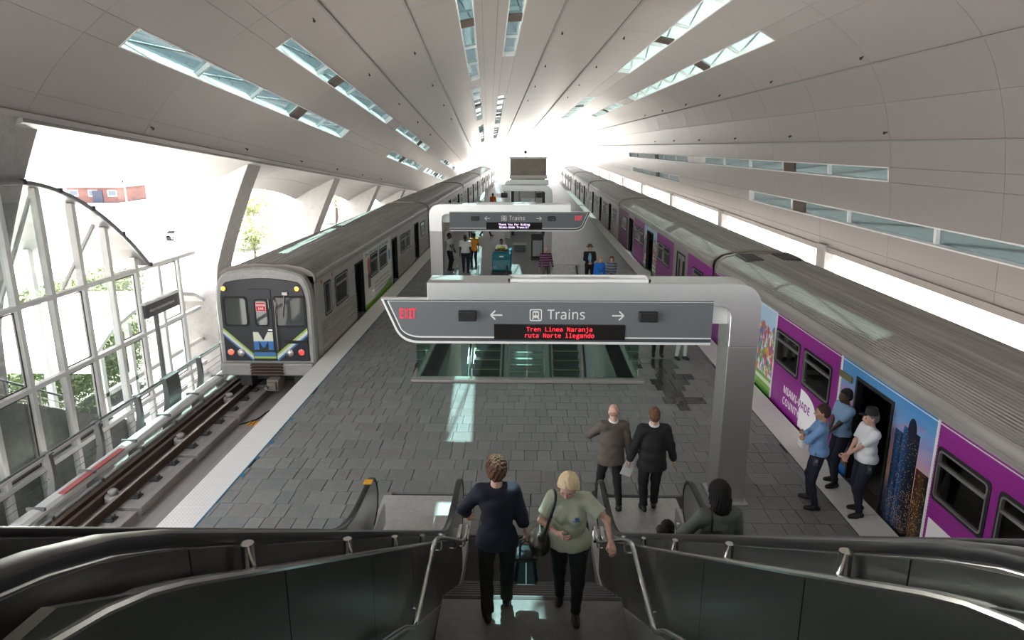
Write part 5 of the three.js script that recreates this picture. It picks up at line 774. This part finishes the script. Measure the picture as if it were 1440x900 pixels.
// o: pos, turn (0 = faces +z, to the camera), h, pose {lean, twist, bend, head:[pitch,yaw], la/ra: hand targets, lf/rf: ankles, elbow hints}, wear
function person(o) {
  const S = (o.h || 1.75) / 1.75, cell = o.cell || .02, fem = o.fem ? 1 : 0, p = o.pose || {}, w = o.wear, hs = o.hs || 1;
  const g = thing('person', o.label, 'person', o.pos, o.group, o.turn || 0);
  const hipY = p.hip ?? .93, qT = new THREE.Quaternion().setFromEuler(new THREE.Euler(p.lean || 0, p.twist || 0, p.bend || 0, 'YXZ')), pel = V(...(p.pel || [0, hipY, 0])); pel.y = hipY;
  const up = (x, y, z) => V(x, y - .93, z).applyQuaternion(qT).add(pel);       // torso points, given for the upright body
  const sw = fem ? .165 : .188, hw = fem ? .1 : .095;
  const neck = up(0, 1.47, -.02), qH = qT.clone().multiply(new THREE.Quaternion().setFromEuler(new THREE.Euler(...(p.head || [0, 0]), 0, 'YXZ'))), headC = neck.clone().add(V(0, .165, .03).applyQuaternion(qH));
  const sh = { l: up(sw, 1.42, -.01), r: up(-sw, 1.42, -.01) }, hipJ = { l: pel.clone().add(V(hw, -.02, 0)), r: pel.clone().add(V(-hw, -.02, 0)) };
  const A = {}, Lg = {};
  for (const s of ['l', 'r']) { const k = s === 'l' ? 1 : -1; const ht = p[s + 'a'] ? V(...p[s + 'a']) : V(k * (sw + .07), .84, .02); const hint = p[s + 'e'] ? V(...p[s + 'e']) : V(k * .35, -.1, -1); A[s] = ik(sh[s], ht, .285, .25, hint); const ft = p[s + 'f'] ? V(...p[s + 'f']) : V(k * .11, .08, 0); Lg[s] = ik(hipJ[s], ft, .43, .42, V(k * .12, 0, 1)); }
  const fat = o.fat || 1, body = [], add = (x) => body.push(x);
  const torso = (e) => [ell(up(0, .96, -.01), [(.155 + .012 * fem) * fat + e, .125 + e, .115 * fat + e], qT), ell(up(0, 1.12, .005), [(.142 - .012 * fem) * fat + e, .16, .105 * fat + e], qT), ell(up(0, 1.28, .0), [.158 - .012 * fem + e, .17, .108 + e], qT), ...(fem ? [-1, 1].map(k => ell(up(k * .07, 1.265, .085), [.066 + e, .066 + e, .06 + e], qT)) : []), cone(up(-sw * .72, 1.41, -.015), up(sw * .72, 1.41, -.015), .066 + e, .066 + e), cone(up(0, 1.42, -.02), neck, .075 + e * .6, .055 + e * .2)];
  const arm = (s, e, sleeve = 2) => { const [el, wr] = A[s], out = []; out.push(cone(sh[s], el, .053 * (1 - .06 * fem) * (o.arm || 1) + e, .042 + e, sleeve < 1 ? sleeve : undefined)); if (sleeve > 1) out.push(cone(el, wr, .042 + e, .029 + e, sleeve < 2 ? sleeve - 1 : undefined)); return out; };
  const leg = (s, e, len = 2) => { const [kn, an] = Lg[s], out = [cone(hipJ[s], kn, .088 * fat + e, .056 + e)]; out.push(cone(kn, an, .056 + e, .038 + e * (o.flare || 1), len < 2 ? len - 1 : .97)); return out; };
  const toeDir = (s) => { const k = s === 'l' ? 1 : -1, t = p[s + 't'] || [k * .15, p[s + 'p'] || 0]; return V(Math.sin(t[0]), -Math.sin(t[1]), Math.cos(t[0])).normalize(); };
  const B = [...torso(-.012), ...arm('l', -.006), ...arm('r', -.006), ...leg('l', -.008), ...leg('r', -.008), ell(headC, [.06, .09, .075], qH), cone(neck, headC, .052, .05)];
  const gs = [blob(B, Math.max(cell, .016), .035)];
  const hg = headGeo(o.near ? .005 : .009).clone(); hg.scale(hs, hs, hs); hg.applyQuaternion(qH); hg.translate(headC.x, headC.y, headC.z); gs.push(hg);
  for (const s of ['l', 'r']) { const [el, wr] = A[s], dir = wr.clone().sub(el).normalize(), k = s === 'l' ? 1 : -1; const curl = (p[s + 'c'] ?? .35), G = handGeo(curl, o.near ? .004 : .006).clone(); let pn = p[s + 'n'] ? V(...p[s + 'n']) : V(-k, 0, .2); const Y = dir.clone().negate(), Z = pn.addScaledVector(Y, -pn.dot(Y)).normalize(), X = Y.clone().cross(Z); const mir = s === 'r' ? -1 : 1; if (mir < 0) { G.scale(-1, 1, 1); const ix = G.index.array; for (let i = 0; i < ix.length; i += 3) { const t = ix[i]; ix[i] = ix[i + 1]; ix[i + 1] = t; } G.computeVertexNormals(); } const hsz = fem ? .92 : 1; G.scale(hsz, hsz, hsz); G.applyMatrix4(new THREE.Matrix4().makeBasis(X, Y, Z)); G.translate(wr.x, wr.y, wr.z); gs.push(G); }
  const skin = mat({ color: skinTone[o.skin || 'tan'], roughness: .55 });
  const fin = (geo) => geo.scale(S, S, S);
  const put = (nm, geo, m, lb) => lpart(g, nm, fin(geo), m, null, lb);
  put('body', merge(gs), skin);
  if (o.near) { const em = mat({ color: lin(.03, .02, .015), roughness: .2 }); for (const k of [-1, 1]) { const e = new THREE.SphereGeometry(.0115, 10, 8); e.scale(1.3, .7, .8); e.translate(k * .031, -.0, .083); e.applyQuaternion(qH); e.translate(headC.x, headC.y, headC.z); put('eye', e, em); const b = new THREE.SphereGeometry(.01, 8, 6); b.scale(2, .35, .5); b.translate(k * .031, .021, .09); b.applyQuaternion(qH); b.translate(headC.x, headC.y, headC.z); put('eyebrow', b, mat({ color: w.hair?.c || lin(.05, .03, .02), roughness: .9 })); } const mo = new THREE.SphereGeometry(.01, 10, 6); mo.scale(2, .4, .5); mo.translate(0, -.071, .094); mo.applyQuaternion(qH); mo.translate(headC.x, headC.y, headC.z); put('mouth', mo, mat({ color: lin(.3, .1, .09), roughness: .6 })); }
  // trousers
  const am = o.near ? .0035 : .003; const hemTop = p.waist ?? 1.03;
  const pn = [ell(up(0, .97, -.012), [(.16 + .012 * fem) * fat, .1, .12 * fat], qT), ...leg('l', o.legE ?? .012, w.shorts ? 1.4 : 2), ...leg('r', o.legE ?? .012, w.shorts ? 1.4 : 2)];
  put(w.skirt ? 'skirt' : 'trousers', blob(pn, cell, .03, folds(am, 5)), cloth(w.pants));
  // top
  const T = w.top, slv = T.sleeve ?? 2, e = T.e ?? .014, tp = torso(e), hemDrop = T.hem ?? .9;
  tp.push(ell(up(0, hemDrop + .06, -.005), [(.165 + .012 * fem) * fat + e, .11 + e, .122 * fat + e], qT)); if (T.box) tp.push(ell(up(0, 1.16, -.005), [.16 * fat + e, .2, .118 * fat + e], qT), ell(up(0, 1.0, -.005), [.168 * fat + e, .16, .125 * fat + e], qT), ell(up(0, hemDrop + .05, -.005), [.185 * fat + e, .2, .14 * fat + e], qT)); if (T.long) tp.push(ell(up(0, hemDrop + .02, -.005), [(.175) * fat + e, .12, .13 * fat + e], qT));
  const hemP = up(0, hemDrop, 0), hemN = V(0, -1, 0).applyQuaternion(qT), fo = folds(o.near ? .004 : .003, 6); const neckCut = up(0, 1.478 + (T.collar ? .018 : 0), -.02), neckN = V(0, 1, -.35).applyQuaternion(qT).normalize();
  const arms = [...arm('l', T.ae ?? .014, slv), ...arm('r', T.ae ?? .014, slv)];
  const nT = tp.length, tg = blob([...tp, ...arms], cell, .03, null, (x, y, z) => {
    let d = tp[0](x, y, z); for (let i = 1; i < nT; i++) d = smin(d, tp[i](x, y, z), .03);
    const c = (x - hemP.x) * hemN.x + (y - hemP.y) * hemN.y + (z - hemP.z) * hemN.z; if (c > d) d = c;
    for (const q of arms) d = smin(d, q(x, y, z), .03);
    d = fo(d, x, y, z); const nc = (x - neckCut.x) * neckN.x + (y - neckCut.y) * neckN.y + (z - neckCut.z) * neckN.z; if (nc > d && y > neckCut.y - .05 && Math.abs(x - neckCut.x) < .2) d = nc; return d;
  });
  const topM = T.m || cloth(T.c, T.rough ?? .9); if (T.stripes) { const P = tg.attributes.position, col = new Float32Array(P.count * 3); for (let i = 0; i < P.count; i++) { const k = Math.floor(P.getY(i) * 28) % 3 === 0 ? T.stripes : T.c; col[i * 3] = k.r; col[i * 3 + 1] = k.g; col[i * 3 + 2] = k.b; } tg.setAttribute('color', new THREE.BufferAttribute(col, 3)); topM.vertexColors = true; topM.color.set(0xffffff); }
  put(T.name || 'jacket', tg, topM);
  if (T.collar) { const c = new THREE.TorusGeometry(.062, T.collarC ? .02 : .017, 8, 20); c.rotateX(Math.PI / 2 - .35); c.applyQuaternion(qT); const q = up(0, T.collarC && T.collarC !== T.c ? 1.5 : 1.478, -.014); c.translate(q.x, q.y, q.z); put('collar', c, T.collarC ? cloth(T.collarC) : topM); }
  // shoes
  for (const s of ['l', 'r']) { const an = Lg[s][1], d = toeDir(s), y0 = an.y - .08; const heel = an.clone().addScaledVector(d, -.05), toe = an.clone().addScaledVector(d, .15); const foot = [cone(V(heel.x, heel.y - .04, heel.z), V(toe.x, toe.y - .052, toe.z), .038, .028), cone(V(an.x, an.y, an.z), V(an.x + d.x * .06, an.y - .045, an.z + d.z * .06), .044, .036), cone(V(an.x + d.x * .05, an.y - .05 + d.y * .05, an.z + d.z * .05), V(an.x + d.x * .12, an.y - .052 + d.y * .12, an.z + d.z * .12), .043, .038)]; const flat = !p[s + 't'] || !p[s + 't'][1]; const sh2 = put('shoe', blob(foot, Math.min(cell, .012), .03, (dd, x, y, z) => flat && (y0 + .002 - y) > dd ? (y0 + .002 - y) : dd), cloth(w.shoes || lin(.012, .011, .011), .5)); }
  // hair and hats
  const hr = w.hair; if (hr) {
    const Hh = (x, y, z) => V(x, y, z).multiplyScalar(hs).applyQuaternion(qH).add(headC), R = hr.r || .0, k = hr.type, pr = []; const e2 = R + .01;
    pr.push(ell(Hh(0, .035, -.018), [.079 + e2, .094 + e2, .096 + e2], qH)); if (k === 'short' || k === 'bob' || k === 'long' || k === 'curly') pr.push(ell(Hh(0, -.01, -.055), [.07 + e2, .075 + e2, .06 + e2], qH));
    if (k === 'bob') for (const q of [-1, 1]) pr.push(ell(Hh(q * .068, -.03, -.015), [.028 + R, .075 + R, .055 + R], qH));
    if (k === 'long') { pr.push(ell(Hh(0, -.1, -.07), [.105, .15, .06], qH)); for (const q of [-1, 1]) pr.push(ell(Hh(q * .075, -.09, -.02), [.04, .14, .055], qH)); }
    const fp = Hh(0, k === 'bald' ? -.0 : .05, k === 'long' || k === 'bob' ? .07 : .06), fn = V(0, -.62, .78).applyQuaternion(qH); const cr = k === 'bald' ? [ell(Hh(0, -.02, -.045), [.078, .045, .07], qH)] : pr, rough = hr.curl || .003;
    put('hair', blob(cr, o.near ? .007 : .012, .02, (d, x, y, z) => { let r = k === 'long' ? d + .005 * Math.sin(x * 190 + z * 150 + Math.sin(y * 20) * 2) : d + rough * (Math.sin(x * 130 + y * 60 + 3 * Math.sin(z * 70)) * .6 + Math.sin(y * 95 + z * 140 + 2.5 * Math.sin(x * 90)) * .5 + Math.sin(z * 210 - x * 160) * .3); const c = (x - fp.x) * fn.x + (y - fp.y) * fn.y + (z - fp.z) * fn.z; return c > r ? c : r; }), mat({ color: hr.c, roughness: .85 }));
  }
  if (w.hat) { const Hh = (x, y, z) => V(x, y, z).applyQuaternion(qH).add(headC), m = cloth(w.hat.c, .8); const crown = new THREE.LatheGeometry([[0, .12], [.07, .118], [.085, .1], [.095, .03], [.096, .01], ...(w.hat.brim ? [[.16, .0], [.165, .012], [.1, .02]] : [])].map(q => new THREE.Vector2(...q)), 22); crown.translate(0, .045, -.01); crown.applyQuaternion(qH); crown.translate(headC.x, headC.y, headC.z); put('hat', crown, m); if (!w.hat.brim) { const v = new THREE.CylinderGeometry(.1, .1, .01, 20, 1, false, -.9, 1.8); v.scale(.85, 1, 1.5); v.translate(0, .055, .03); v.applyQuaternion(qH); v.translate(headC.x, headC.y, headC.z); put('peak', v, m); } }
  if (w.vest) { const v = torso(.03).slice(0, 3); put('vest', blob(v, cell, .03, (d, x, y, z) => { const c = Math.abs(x - pel.x) - .17; return c > d ? c : d; }), cloth(w.vest)); }
  if (w.belt) { const c = new THREE.TorusGeometry(.155 * fat, .014, 8, 28); c.scale(1, .8, 2.0); c.rotateX(Math.PI / 2); c.applyQuaternion(qT); const q = up(0, .945, -.008); c.translate(q.x, q.y, q.z); put('belt', c, M.black); }
  return { g, S, A, up, headC, qH };
}
const PI = Math.PI, blackC = lin(.012, .012, .013), navyC = lin(.012, .014, .028), whiteC = lin(.72, .72, .7), shirtBlue = lin(.16, .3, .52);
const at = (r, v) => { r.g.updateMatrixWorld(true); return r.g.localToWorld(v.clone().multiplyScalar(r.S)); };
// two women on the stairs
const wNavy = person({ label: 'woman in a navy jacket walking down the stairs with a teal handbag', pos: [-.27, 1.4, -5.62], turn: PI + .06, h: 1.62, fem: 1, near: true, cell: .011, skin: 'pale', fat: 1.02, flare: 1.6, legE: .016,
  pose: { hip: .93, lean: .05, lf: [.1, .08, -.05], rf: [-.1, -.02, .2], rt: [-.1, .35], la: [.3, 1.02, .26], le: [.8, 0, -.6], ra: [-.31, .86, .08], rc: .95, lc: .7, head: [.12, .05] },
  wear: { top: { name: 'jacket', c: navyC, sleeve: 1.55, hem: .84, e: .03, ae: .026, collar: true, collarC: navyC, long: true }, pants: lin(.018, .014, .011), hair: { type: 'curly', c: lin(.09, .04, .02), r: .014, curl: .009 } } });
{ const q = at(wNavy, wNavy.A.r[1]); const b = thing('handbag', 'teal handbag hanging from the right hand of the woman in navy', 'handbag', [q.x, q.y - .5, q.z]); const m = mat({ color: lin(.012, .035, .045), roughness: .35 });
  part(b, 'bag_body', extXY([[-.13, 0], [.13, 0], [.15, .05], [.12, .26], [.08, .29], [-.08, .29], [-.12, .26], [-.15, .05]].map(p => [p[0] * .75 + q.x, p[1] + q.y - .48]), null, q.z - .13, q.z + .13, .03), m); for (const dz of [-.07, .07]) part(b, 'handle', tube([V(q.x - .06, q.y - .2, q.z + dz), V(q.x - .05, q.y - .1, q.z + dz * .6), V(q.x, q.y - .07, q.z + dz * .2), V(q.x + .05, q.y - .1, q.z + dz * .6), V(q.x + .06, q.y - .2, q.z + dz)], .01, 24, 7), M.black); part(b, 'zip', bx(q.x - .005, q.x + .005, q.y - .46, q.y - .22, q.z + .13, q.z + .136), M.steelBright); part(b, 'trim', bx(q.x - .1, q.x + .1, q.y - .215, q.y - .2, q.z + .1, q.z + .134), M.black); }
const wBlond = person({ label: 'blonde woman in a pale green polo shirt climbing the stairs', pos: [.4, 1.4, -5.68], turn: -.12, h: 1.55, fem: 1, near: true, cell: .011, skin: 'pale', fat: 1.18, arm: 1.1, hs: 1.04, legE: .014,
  pose: { hip: .92, lean: .13, lf: [.09, .08, .08], rf: [-.1, -.02, -.22], rt: [-.1, .6], la: [.43, 1.12, .34], le: [.8, -.3, -.6], ra: [-.1, 1.12, .26], re: [-.8, -.4, -.4], ln: [0, -1, 0], lc: .6, rc: .5, head: [.34, -.15] },
  wear: { top: { name: 'polo_shirt', c: lin(.44, .47, .36), sleeve: .72, hem: .86, e: .022, ae: .03, collar: true, long: true }, pants: blackC, hair: { type: 'bob', c: lin(.7, .55, .34), r: .014, curl: .006 } } });
{ const f = wBlond.up(.085, 1.31, .175), q = at(wBlond, f), m = mat({ color: lin(.05, .2, .5), roughness: .6 }); const e = new THREE.Mesh(merge([new THREE.SphereGeometry(.02, 12, 8).scale(1, .8, .25), bx(-.035, .03, -.026, -.018, -.003, .004)]), m); e.name = 'shirt_emblem'; e.position.copy(f.multiplyScalar(wBlond.S)); e.rotation.set(-.1, .25, 0); wBlond.g.add(e);
  const s = at(wBlond, wBlond.up(-.17, 1.3, -.02)), b = thing('shoulder_bag', 'brown black shoulder bag under the arm of the blonde woman', 'bag', [s.x - .1, s.y - .6, s.z]); const bag = new THREE.SphereGeometry(.17, 24, 16); bag.scale(.62, .72, 1.0); bag.translate(s.x - .12, s.y - .37, s.z); part(b, 'bag_body', bag, mat({ color: lin(.028, .018, .014), roughness: .35 }));
  const a = at(wBlond, wBlond.up(-.15, 1.475, -.01)); part(b, 'strap', tube([V(s.x - .1, s.y - .3, s.z - .12), V(s.x - .06, s.y - .05, s.z - .12), V(a.x - .01, a.y + .015, a.z - .03), V(a.x + .0, a.y - .01, a.z + .1), V(s.x - .06, s.y - .12, s.z + .16), V(s.x - .1, s.y - .3, s.z + .12)], .014, 50, 8), M.black); part(b, 'zip', tube([V(s.x - .12, s.y - .25, s.z - .1), V(s.x - .12, s.y - .245, s.z), V(s.x - .12, s.y - .25, s.z + .1)], .006, 12, 6), M.steelDull); }
// right escalator
const wEsc = person({ label: 'woman with long black hair in a grey green jacket on the right escalator', pos: [1.78, 1.14, -5.72], turn: PI + .1, h: 1.62, fem: 1, near: true, cell: .012, skin: 'brown', pose: { la: [.28, 1.05, .2], le: [.7, 0, -.6], lc: .8, head: [.1, .1] }, wear: { top: { name: 'jacket', c: lin(.11, .13, .115), hem: .88, e: .024, ae: .022 }, pants: blackC, hair: { type: 'long', c: lin(.005, .004, .004), r: .016, curl: .004 } } });
{ const s = at(wEsc, wEsc.up(.14, 1.27, -.13)), b = thing('shoulder_bag', 'black bag with an orange flap on the back of the woman on the escalator', 'bag', [s.x, s.y - .2, s.z]); part(b, 'bag_body', new RoundedBoxGeometry(.26, .2, .12, 3, .05).translate(s.x, s.y - .02, s.z + .08), M.black); part(b, 'flap', new RoundedBoxGeometry(.17, .06, .02, 2, .008).translate(s.x, s.y + .05, s.z + .15), mat({ color: lin(.55, .2, .03), roughness: .5 })); const a = at(wEsc, wEsc.up(.13, 1.475, -.02)); part(b, 'strap', tube([V(s.x, s.y + .06, s.z + .08), V(s.x - .01, s.y + .25, s.z + .09), V(a.x, a.y + .03, a.z + .05), V(a.x, a.y, a.z - .1)], .012, 24, 7), M.black); 
  const h = at(wEsc, wEsc.A.l[1]), w = thing('water_bottle', 'clear water bottle in the hand of the woman on the escalator', 'bottle', [h.x - .03, h.y - .1, h.z - .04]); part(w, 'bottle', new THREE.LatheGeometry([[0, 0], [.03, 0], [.032, .02], [.03, .1], [.032, .13], [.014, .17], [.014, .185]].map(p => new THREE.Vector2(...p)), 14).translate(h.x - .04, h.y - .08, h.z - .05), M.glass); part(w, 'cap', cyl(V(h.x - .04, h.y + .1, h.z - .05), V(h.x - .04, h.y + .12, h.z - .05), .016), mat({ color: lin(.6, .62, .65), roughness: .4 })); }
const child = person({ label: 'child with a black ponytail in a white and yellow shirt on the right escalator', pos: [1.42, .89, -6.16], turn: PI - .3, h: 1.2, fem: 1, near: true, cell: .014, hs: 1.25, skin: 'brown', pose: { head: [.1, .2] }, wear: { top: { name: 'shirt', c: whiteC, sleeve: .6, hem: .88, e: .02, ae: .025 }, pants: navyC, hair: { type: 'short', c: lin(.008, .006, .006), r: .014, curl: .008 }, vest: null } });
{ const pt = new THREE.SphereGeometry(.06, 14, 10).scale(1.1, .9, 1.1); const c = child.headC.clone().add(V(.08, .05, -.12).applyQuaternion(child.qH)).multiplyScalar(child.S); lpart(child.g, 'ponytail', pt, mat({ color: lin(.008, .006, .006), roughness: .7 }), c.toArray()); lpart(child.g, 'hair_band', new THREE.TorusGeometry(.035, .012, 8, 16), mat({ color: lin(.5, .36, .04), roughness: .6 }), [c.x - .03, c.y - .02, c.z + .04]); }
// men in suits
const mGrey = person({ label: 'bald man in a taupe jacket holding a white paper', pos: [1.36, 0, -10.2], turn: PI + .2, h: 1.76, near: true, cell: .014, skin: 'pale', fat: 1.08, pose: { lean: .04, bend: .05, lf: [.12, .08, .25], rf: [-.1, .1, -.22], rt: [-.1, .5], la: [.12, 1.2, .3], le: [.9, -.3, -.2], ra: [-.31, .86, -.06], rc: .8, head: [.1, -.1] }, wear: { top: { name: 'jacket', c: lin(.115, .095, .08), hem: .78, e: .03, ae: .024, box: true, collar: true, collarC: whiteC }, pants: blackC, hair: { type: 'bald', c: lin(.34, .21, .15), r: 0 } } });
{ const q = at(mGrey, mGrey.A.r[1]), b = thing('paper_sheet', 'white sheet of paper in the hand of the bald man', 'paper', [q.x, q.y - .3, q.z]); const g = new THREE.BoxGeometry(.2, .28, .004); g.rotateZ(-.45); g.rotateY(.3); g.translate(q.x - .03, q.y - .16, q.z + .09); part(b, 'sheet', g, mat({ color: lin(.8, .8, .8), roughness: .8 })); }
person({ label: 'man in a black suit walking away beside the sign post', pos: [2.0, 0, -10.05], turn: PI + .02, h: 1.78, near: true, cell: .014, skin: 'pale', fat: 1.12, legE: .022, pose: { lf: [.09, .08, .02], rf: [-.09, .08, .12], la: [.36, .84, .02], ra: [-.36, .84, .04], head: [.05, 0] }, wear: { top: { name: 'jacket', c: blackC, hem: .76, e: .03, ae: .03, box: true, collar: true, collarC: whiteC }, pants: blackC, hair: { type: 'short', c: lin(.13, .06, .03), r: 0 } } });
// guards by the purple train
const g1 = person({ label: 'guard in a blue shirt with folded arms standing on the platform by the purple train', pos: [4.72, 0, -10.3], turn: -2.0, h: 1.76, near: true, cell: .014, skin: 'tan', fat: 1.08, pose: { lf: [.16, .08, -.05], rf: [-.2, .08, .06], la: [-.06, 1.18, .26], le: [.9, -.4, -.1], ra: [.06, 1.22, .24], re: [-.9, -.4, -.1], lc: .8, rc: .8, head: [0, .2] }, wear: { top: { name: 'uniform_shirt', c: shirtBlue, sleeve: 1.7, hem: .93, e: .02, ae: .02, collar: true }, pants: navyC, belt: true, hair: { type: 'short', c: lin(.03, .016, .01), r: 0 } } });
{ const q = at(g1, g1.A.r[1]), b = thing('folded_papers', 'white papers held under the arm of the guard in blue', 'paper', [q.x, q.y - .15, q.z]); part(b, 'sheet', new RoundedBoxGeometry(.05, .2, .16, 2, .02).translate(q.x - .03, q.y - .1, q.z), mat({ color: lin(.75, .75, .75), roughness: .8 })); }
person({ label: 'guard in a light blue shirt standing in the open train doorway', pos: [5.42, 0.0, -11.05], turn: -1.5, h: 1.76, near: true, cell: .015, skin: 'dark', pose: { lf: [.12, .08, .08], rf: [-.12, .08, -.03], la: [-.02, .92, .26], ra: [.02, .94, .26], le: [.9, -.2, -.3], re: [-.9, -.2, -.3], lc: .7, rc: .7, head: [0, .1] }, wear: { top: { name: 'uniform_shirt', c: lin(.22, .36, .55), sleeve: .75, hem: .93, e: .02, ae: .022, collar: true }, pants: navyC, belt: true, hair: { type: 'short', c: lin(.006, .005, .005), r: 0 } } });
const g3 = person({ label: 'guard in a white shirt and dark cap beside the train door', pos: [5.36, 0, -10.05], turn: -1.62, h: 1.78, near: true, cell: .014, skin: 'pale', fat: 1.15, pose: { lf: [.13, .08, .05], rf: [-.13, .08, -.05], la: [-.02, .98, .3], ra: [.02, 1.0, .3], le: [.9, -.2, -.3], re: [-.9, -.2, -.3], lc: .7, rc: .7, head: [0, .05] }, wear: { top: { name: 'uniform_shirt', c: lin(.7, .71, .73), sleeve: .78, hem: .93, e: .022, ae: .026, collar: true }, pants: navyC, belt: true, hair: { type: 'short', c: lin(.12, .1, .09), r: -.002 }, hat: { c: lin(.008, .008, .01) } } });
for (const [i, r] of [g1, g3].entries()) { const q = at(r, r.up(.2, .86, .02)); const b = thing('belt_radio', i ? 'black radio on the belt of the guard in white' : 'black radio on the belt of the guard in blue', 'radio', [q.x, q.y - .08, q.z]); part(b, 'case', new RoundedBoxGeometry(.055, .13, .05, 2, .008).translate(q.x, q.y, q.z), M.darkGrey); part(b, 'face', new THREE.BoxGeometry(.04, .05, .004).translate(q.x, q.y + .02, q.z + .026), M.midGrey); part(b, 'aerial', cyl(V(q.x - .015, q.y + .06, q.z), V(q.x - .015, q.y + .16, q.z), .005), M.black); }
// the far platform
person({ label: 'man in a grey shirt standing behind the left sign post', pos: [-3.72, 0, -32.2], turn: 1.25, h: 1.78, skin: 'dark', pose: { la: [.05, .95, .25], ra: [-.05, .95, .26], lc: .6 }, wear: { top: { name: 'shirt', c: lin(.42, .45, .44), sleeve: .75, hem: .92, ae: .022 }, pants: blackC, hair: { type: 'short', c: lin(.006, .005, .005), r: -.004 } } });
person({ label: 'man in a white shirt seen from behind near the left sign post', pos: [-2.9, 0, -31.5], turn: PI, h: 1.8, skin: 'dark', fat: 1.1, pose: { lf: [.1, .08, .1] }, wear: { top: { name: 'shirt', c: whiteC, sleeve: .75, hem: .93, e: .024, ae: .024 }, pants: navyC, hair: { type: 'bald', c: lin(.01, .008, .008) } } });
person({ label: 'worker in a yellow and orange vest half hidden behind the man in white', pos: [-2.62, 0, -33.0], turn: PI + .4, h: 1.72, skin: 'brown', pose: {}, wear: { top: { name: 'shirt', c: lin(.5, .3, .05), sleeve: .7, hem: .9 }, pants: navyC, vest: lin(.85, .3, .03), hair: { type: 'short', c: blackC } } });
person({ label: 'person in dark trousers striding behind the second sign', pos: [-2.8, 0, -45], turn: 1.5, h: 1.75, skin: 'tan', pose: { hip: .88, lf: [.08, .08, .36], rf: [-.08, .1, -.34], rt: [0, .4] }, wear: { top: { name: 'jacket', c: lin(.06, .06, .07), hem: .85 }, pants: blackC, hair: { type: 'short', c: blackC } } });
person({ label: 'person walking left of the striding one behind the second sign', pos: [-3.75, 0, -44.6], turn: PI, h: 1.72, skin: 'brown', pose: { lf: [.08, .08, .2], rf: [-.08, .08, -.15] }, wear: { top: { name: 'shirt', c: lin(.3, .28, .26), hem: .9, sleeve: .8 }, pants: lin(.08, .06, .05), hair: { type: 'short', c: blackC } } });
person({ label: 'worker in an orange vest on the far left of the platform', pos: [-3.1, 0, -60.8], turn: PI, h: 1.76, skin: 'brown', pose: {}, wear: { top: { name: 'shirt', c: lin(.8, .16, .03), sleeve: .7, hem: .85, e: .03 }, pants: navyC, hair: { type: 'short', c: blackC }, vest: lin(.9, .2, .03) } });
person({ label: 'operator in a yellow vest seated on the teal floor scrubber', pos: [-1.22, 0, -31.72], turn: -.05, h: 1.72, skin: 'brown', pose: { hip: .8, lean: .1, lf: [.16, .5, .4], rf: [-.16, .5, .4], la: [.12, 1.12, .38], ra: [-.1, 1.12, .38], lc: .9, rc: .9, le: [.8, -.5, -.3], re: [-.8, -.5, -.3] }, wear: { top: { name: 'shirt', c: whiteC, sleeve: .75, hem: .92 }, pants: lin(.35, .42, .04), vest: lin(.5, .6, .05), hair: { type: 'short', c: blackC, r: -.003 } } });
person({ label: 'person in a purple striped sweater behind the first gantry', pos: [.76, 0, -28.3], turn: .15, h: 1.7, skin: 'pale', pose: { la: [.3, .86, .05], ra: [-.3, .86, .05], head: [-.1, .2] }, wear: { top: { name: 'striped_sweater', c: lin(.1, .02, .07), stripes: lin(.3, .16, .24), hem: .88, e: .022 }, pants: lin(.16, .14, .12), hair: { type: 'bald', c: lin(.3, .2, .12) } } });
const mHat = person({ label: 'man in a brown hat and black jacket facing the camera', pos: [2.6, 0, -28.5], turn: 0, h: 1.76, skin: 'pale', fat: 1.05, pose: { la: [.06, 1.05, .26], ra: [-.06, 1.05, .26], le: [.8, -.4, -.3], re: [-.8, -.4, -.3], lc: .6, rc: .6 }, wear: { top: { name: 'jacket', c: blackC, hem: .85, e: .024 }, pants: blackC, hat: { c: lin(.09, .055, .03), brim: true }, hair: { type: 'short', c: lin(.06, .04, .03), r: -.002 } } });
lpart(mHat.g, 'shirt_front', new THREE.SphereGeometry(.1, 14, 10).scale(.75, 2.2, .5), cloth(lin(.2, .4, .6)), [0, 1.22, .11]);
person({ label: 'woman in a bright blue hooded top right of the man with the hat', pos: [2.82, 0, -26.5], turn: .1, h: 1.58, fem: 1, skin: 'pale', fat: 1.1, pose: { head: [0, .3] }, wear: { top: { name: 'hooded_top', c: lin(.015, .16, .6), hem: .86, e: .03, ae: .026 }, pants: navyC, hair: { type: 'bob', c: lin(.35, .24, .13), r: .004 } } });
person({ label: 'woman in a grey patterned cardigan at the right of the trio', pos: [3.25, 0, -26.25], turn: -.2, h: 1.63, fem: 1, skin: 'pale', pose: { la: [.1, 1.0, .24], ra: [-.1, 1.05, .22], lc: .6 }, wear: { top: { name: 'cardigan', c: lin(.07, .08, .1), stripes: lin(.22, .24, .28), hem: .8, e: .026, long: true }, pants: blackC, hair: { type: 'bob', c: lin(.12, .05, .025), r: .006 } } });
person({ label: 'person in black trousers behind the right end of the first sign', pos: [3.68, 0, -18.6], turn: 0, h: 1.74, skin: 'tan', pose: { lf: [.1, .08, .05] }, wear: { top: { name: 'jacket', c: lin(.05, .05, .06), hem: .85 }, pants: blackC, hair: { type: 'short', c: blackC } } });
const pw = person({ label: 'person in white trousers behind the right end of the first sign', pos: [4.25, 0, -18.35], turn: .5, h: 1.68, fem: 1, skin: 'tan', pose: { lf: [.1, .08, .12], ra: [-.28, .86, .1] }, wear: { top: { name: 'blouse', c: lin(.3, .28, .3), hem: .9, sleeve: .8 }, pants: lin(.6, .58, .55), hair: { type: 'bob', c: lin(.05, .03, .02) } } });
scene.traverse(o => { if (o.isMesh && o.name !== 'sky') { o.castShadow = true; o.receiveShadow = true; } });
renderer.render(scene, camera);
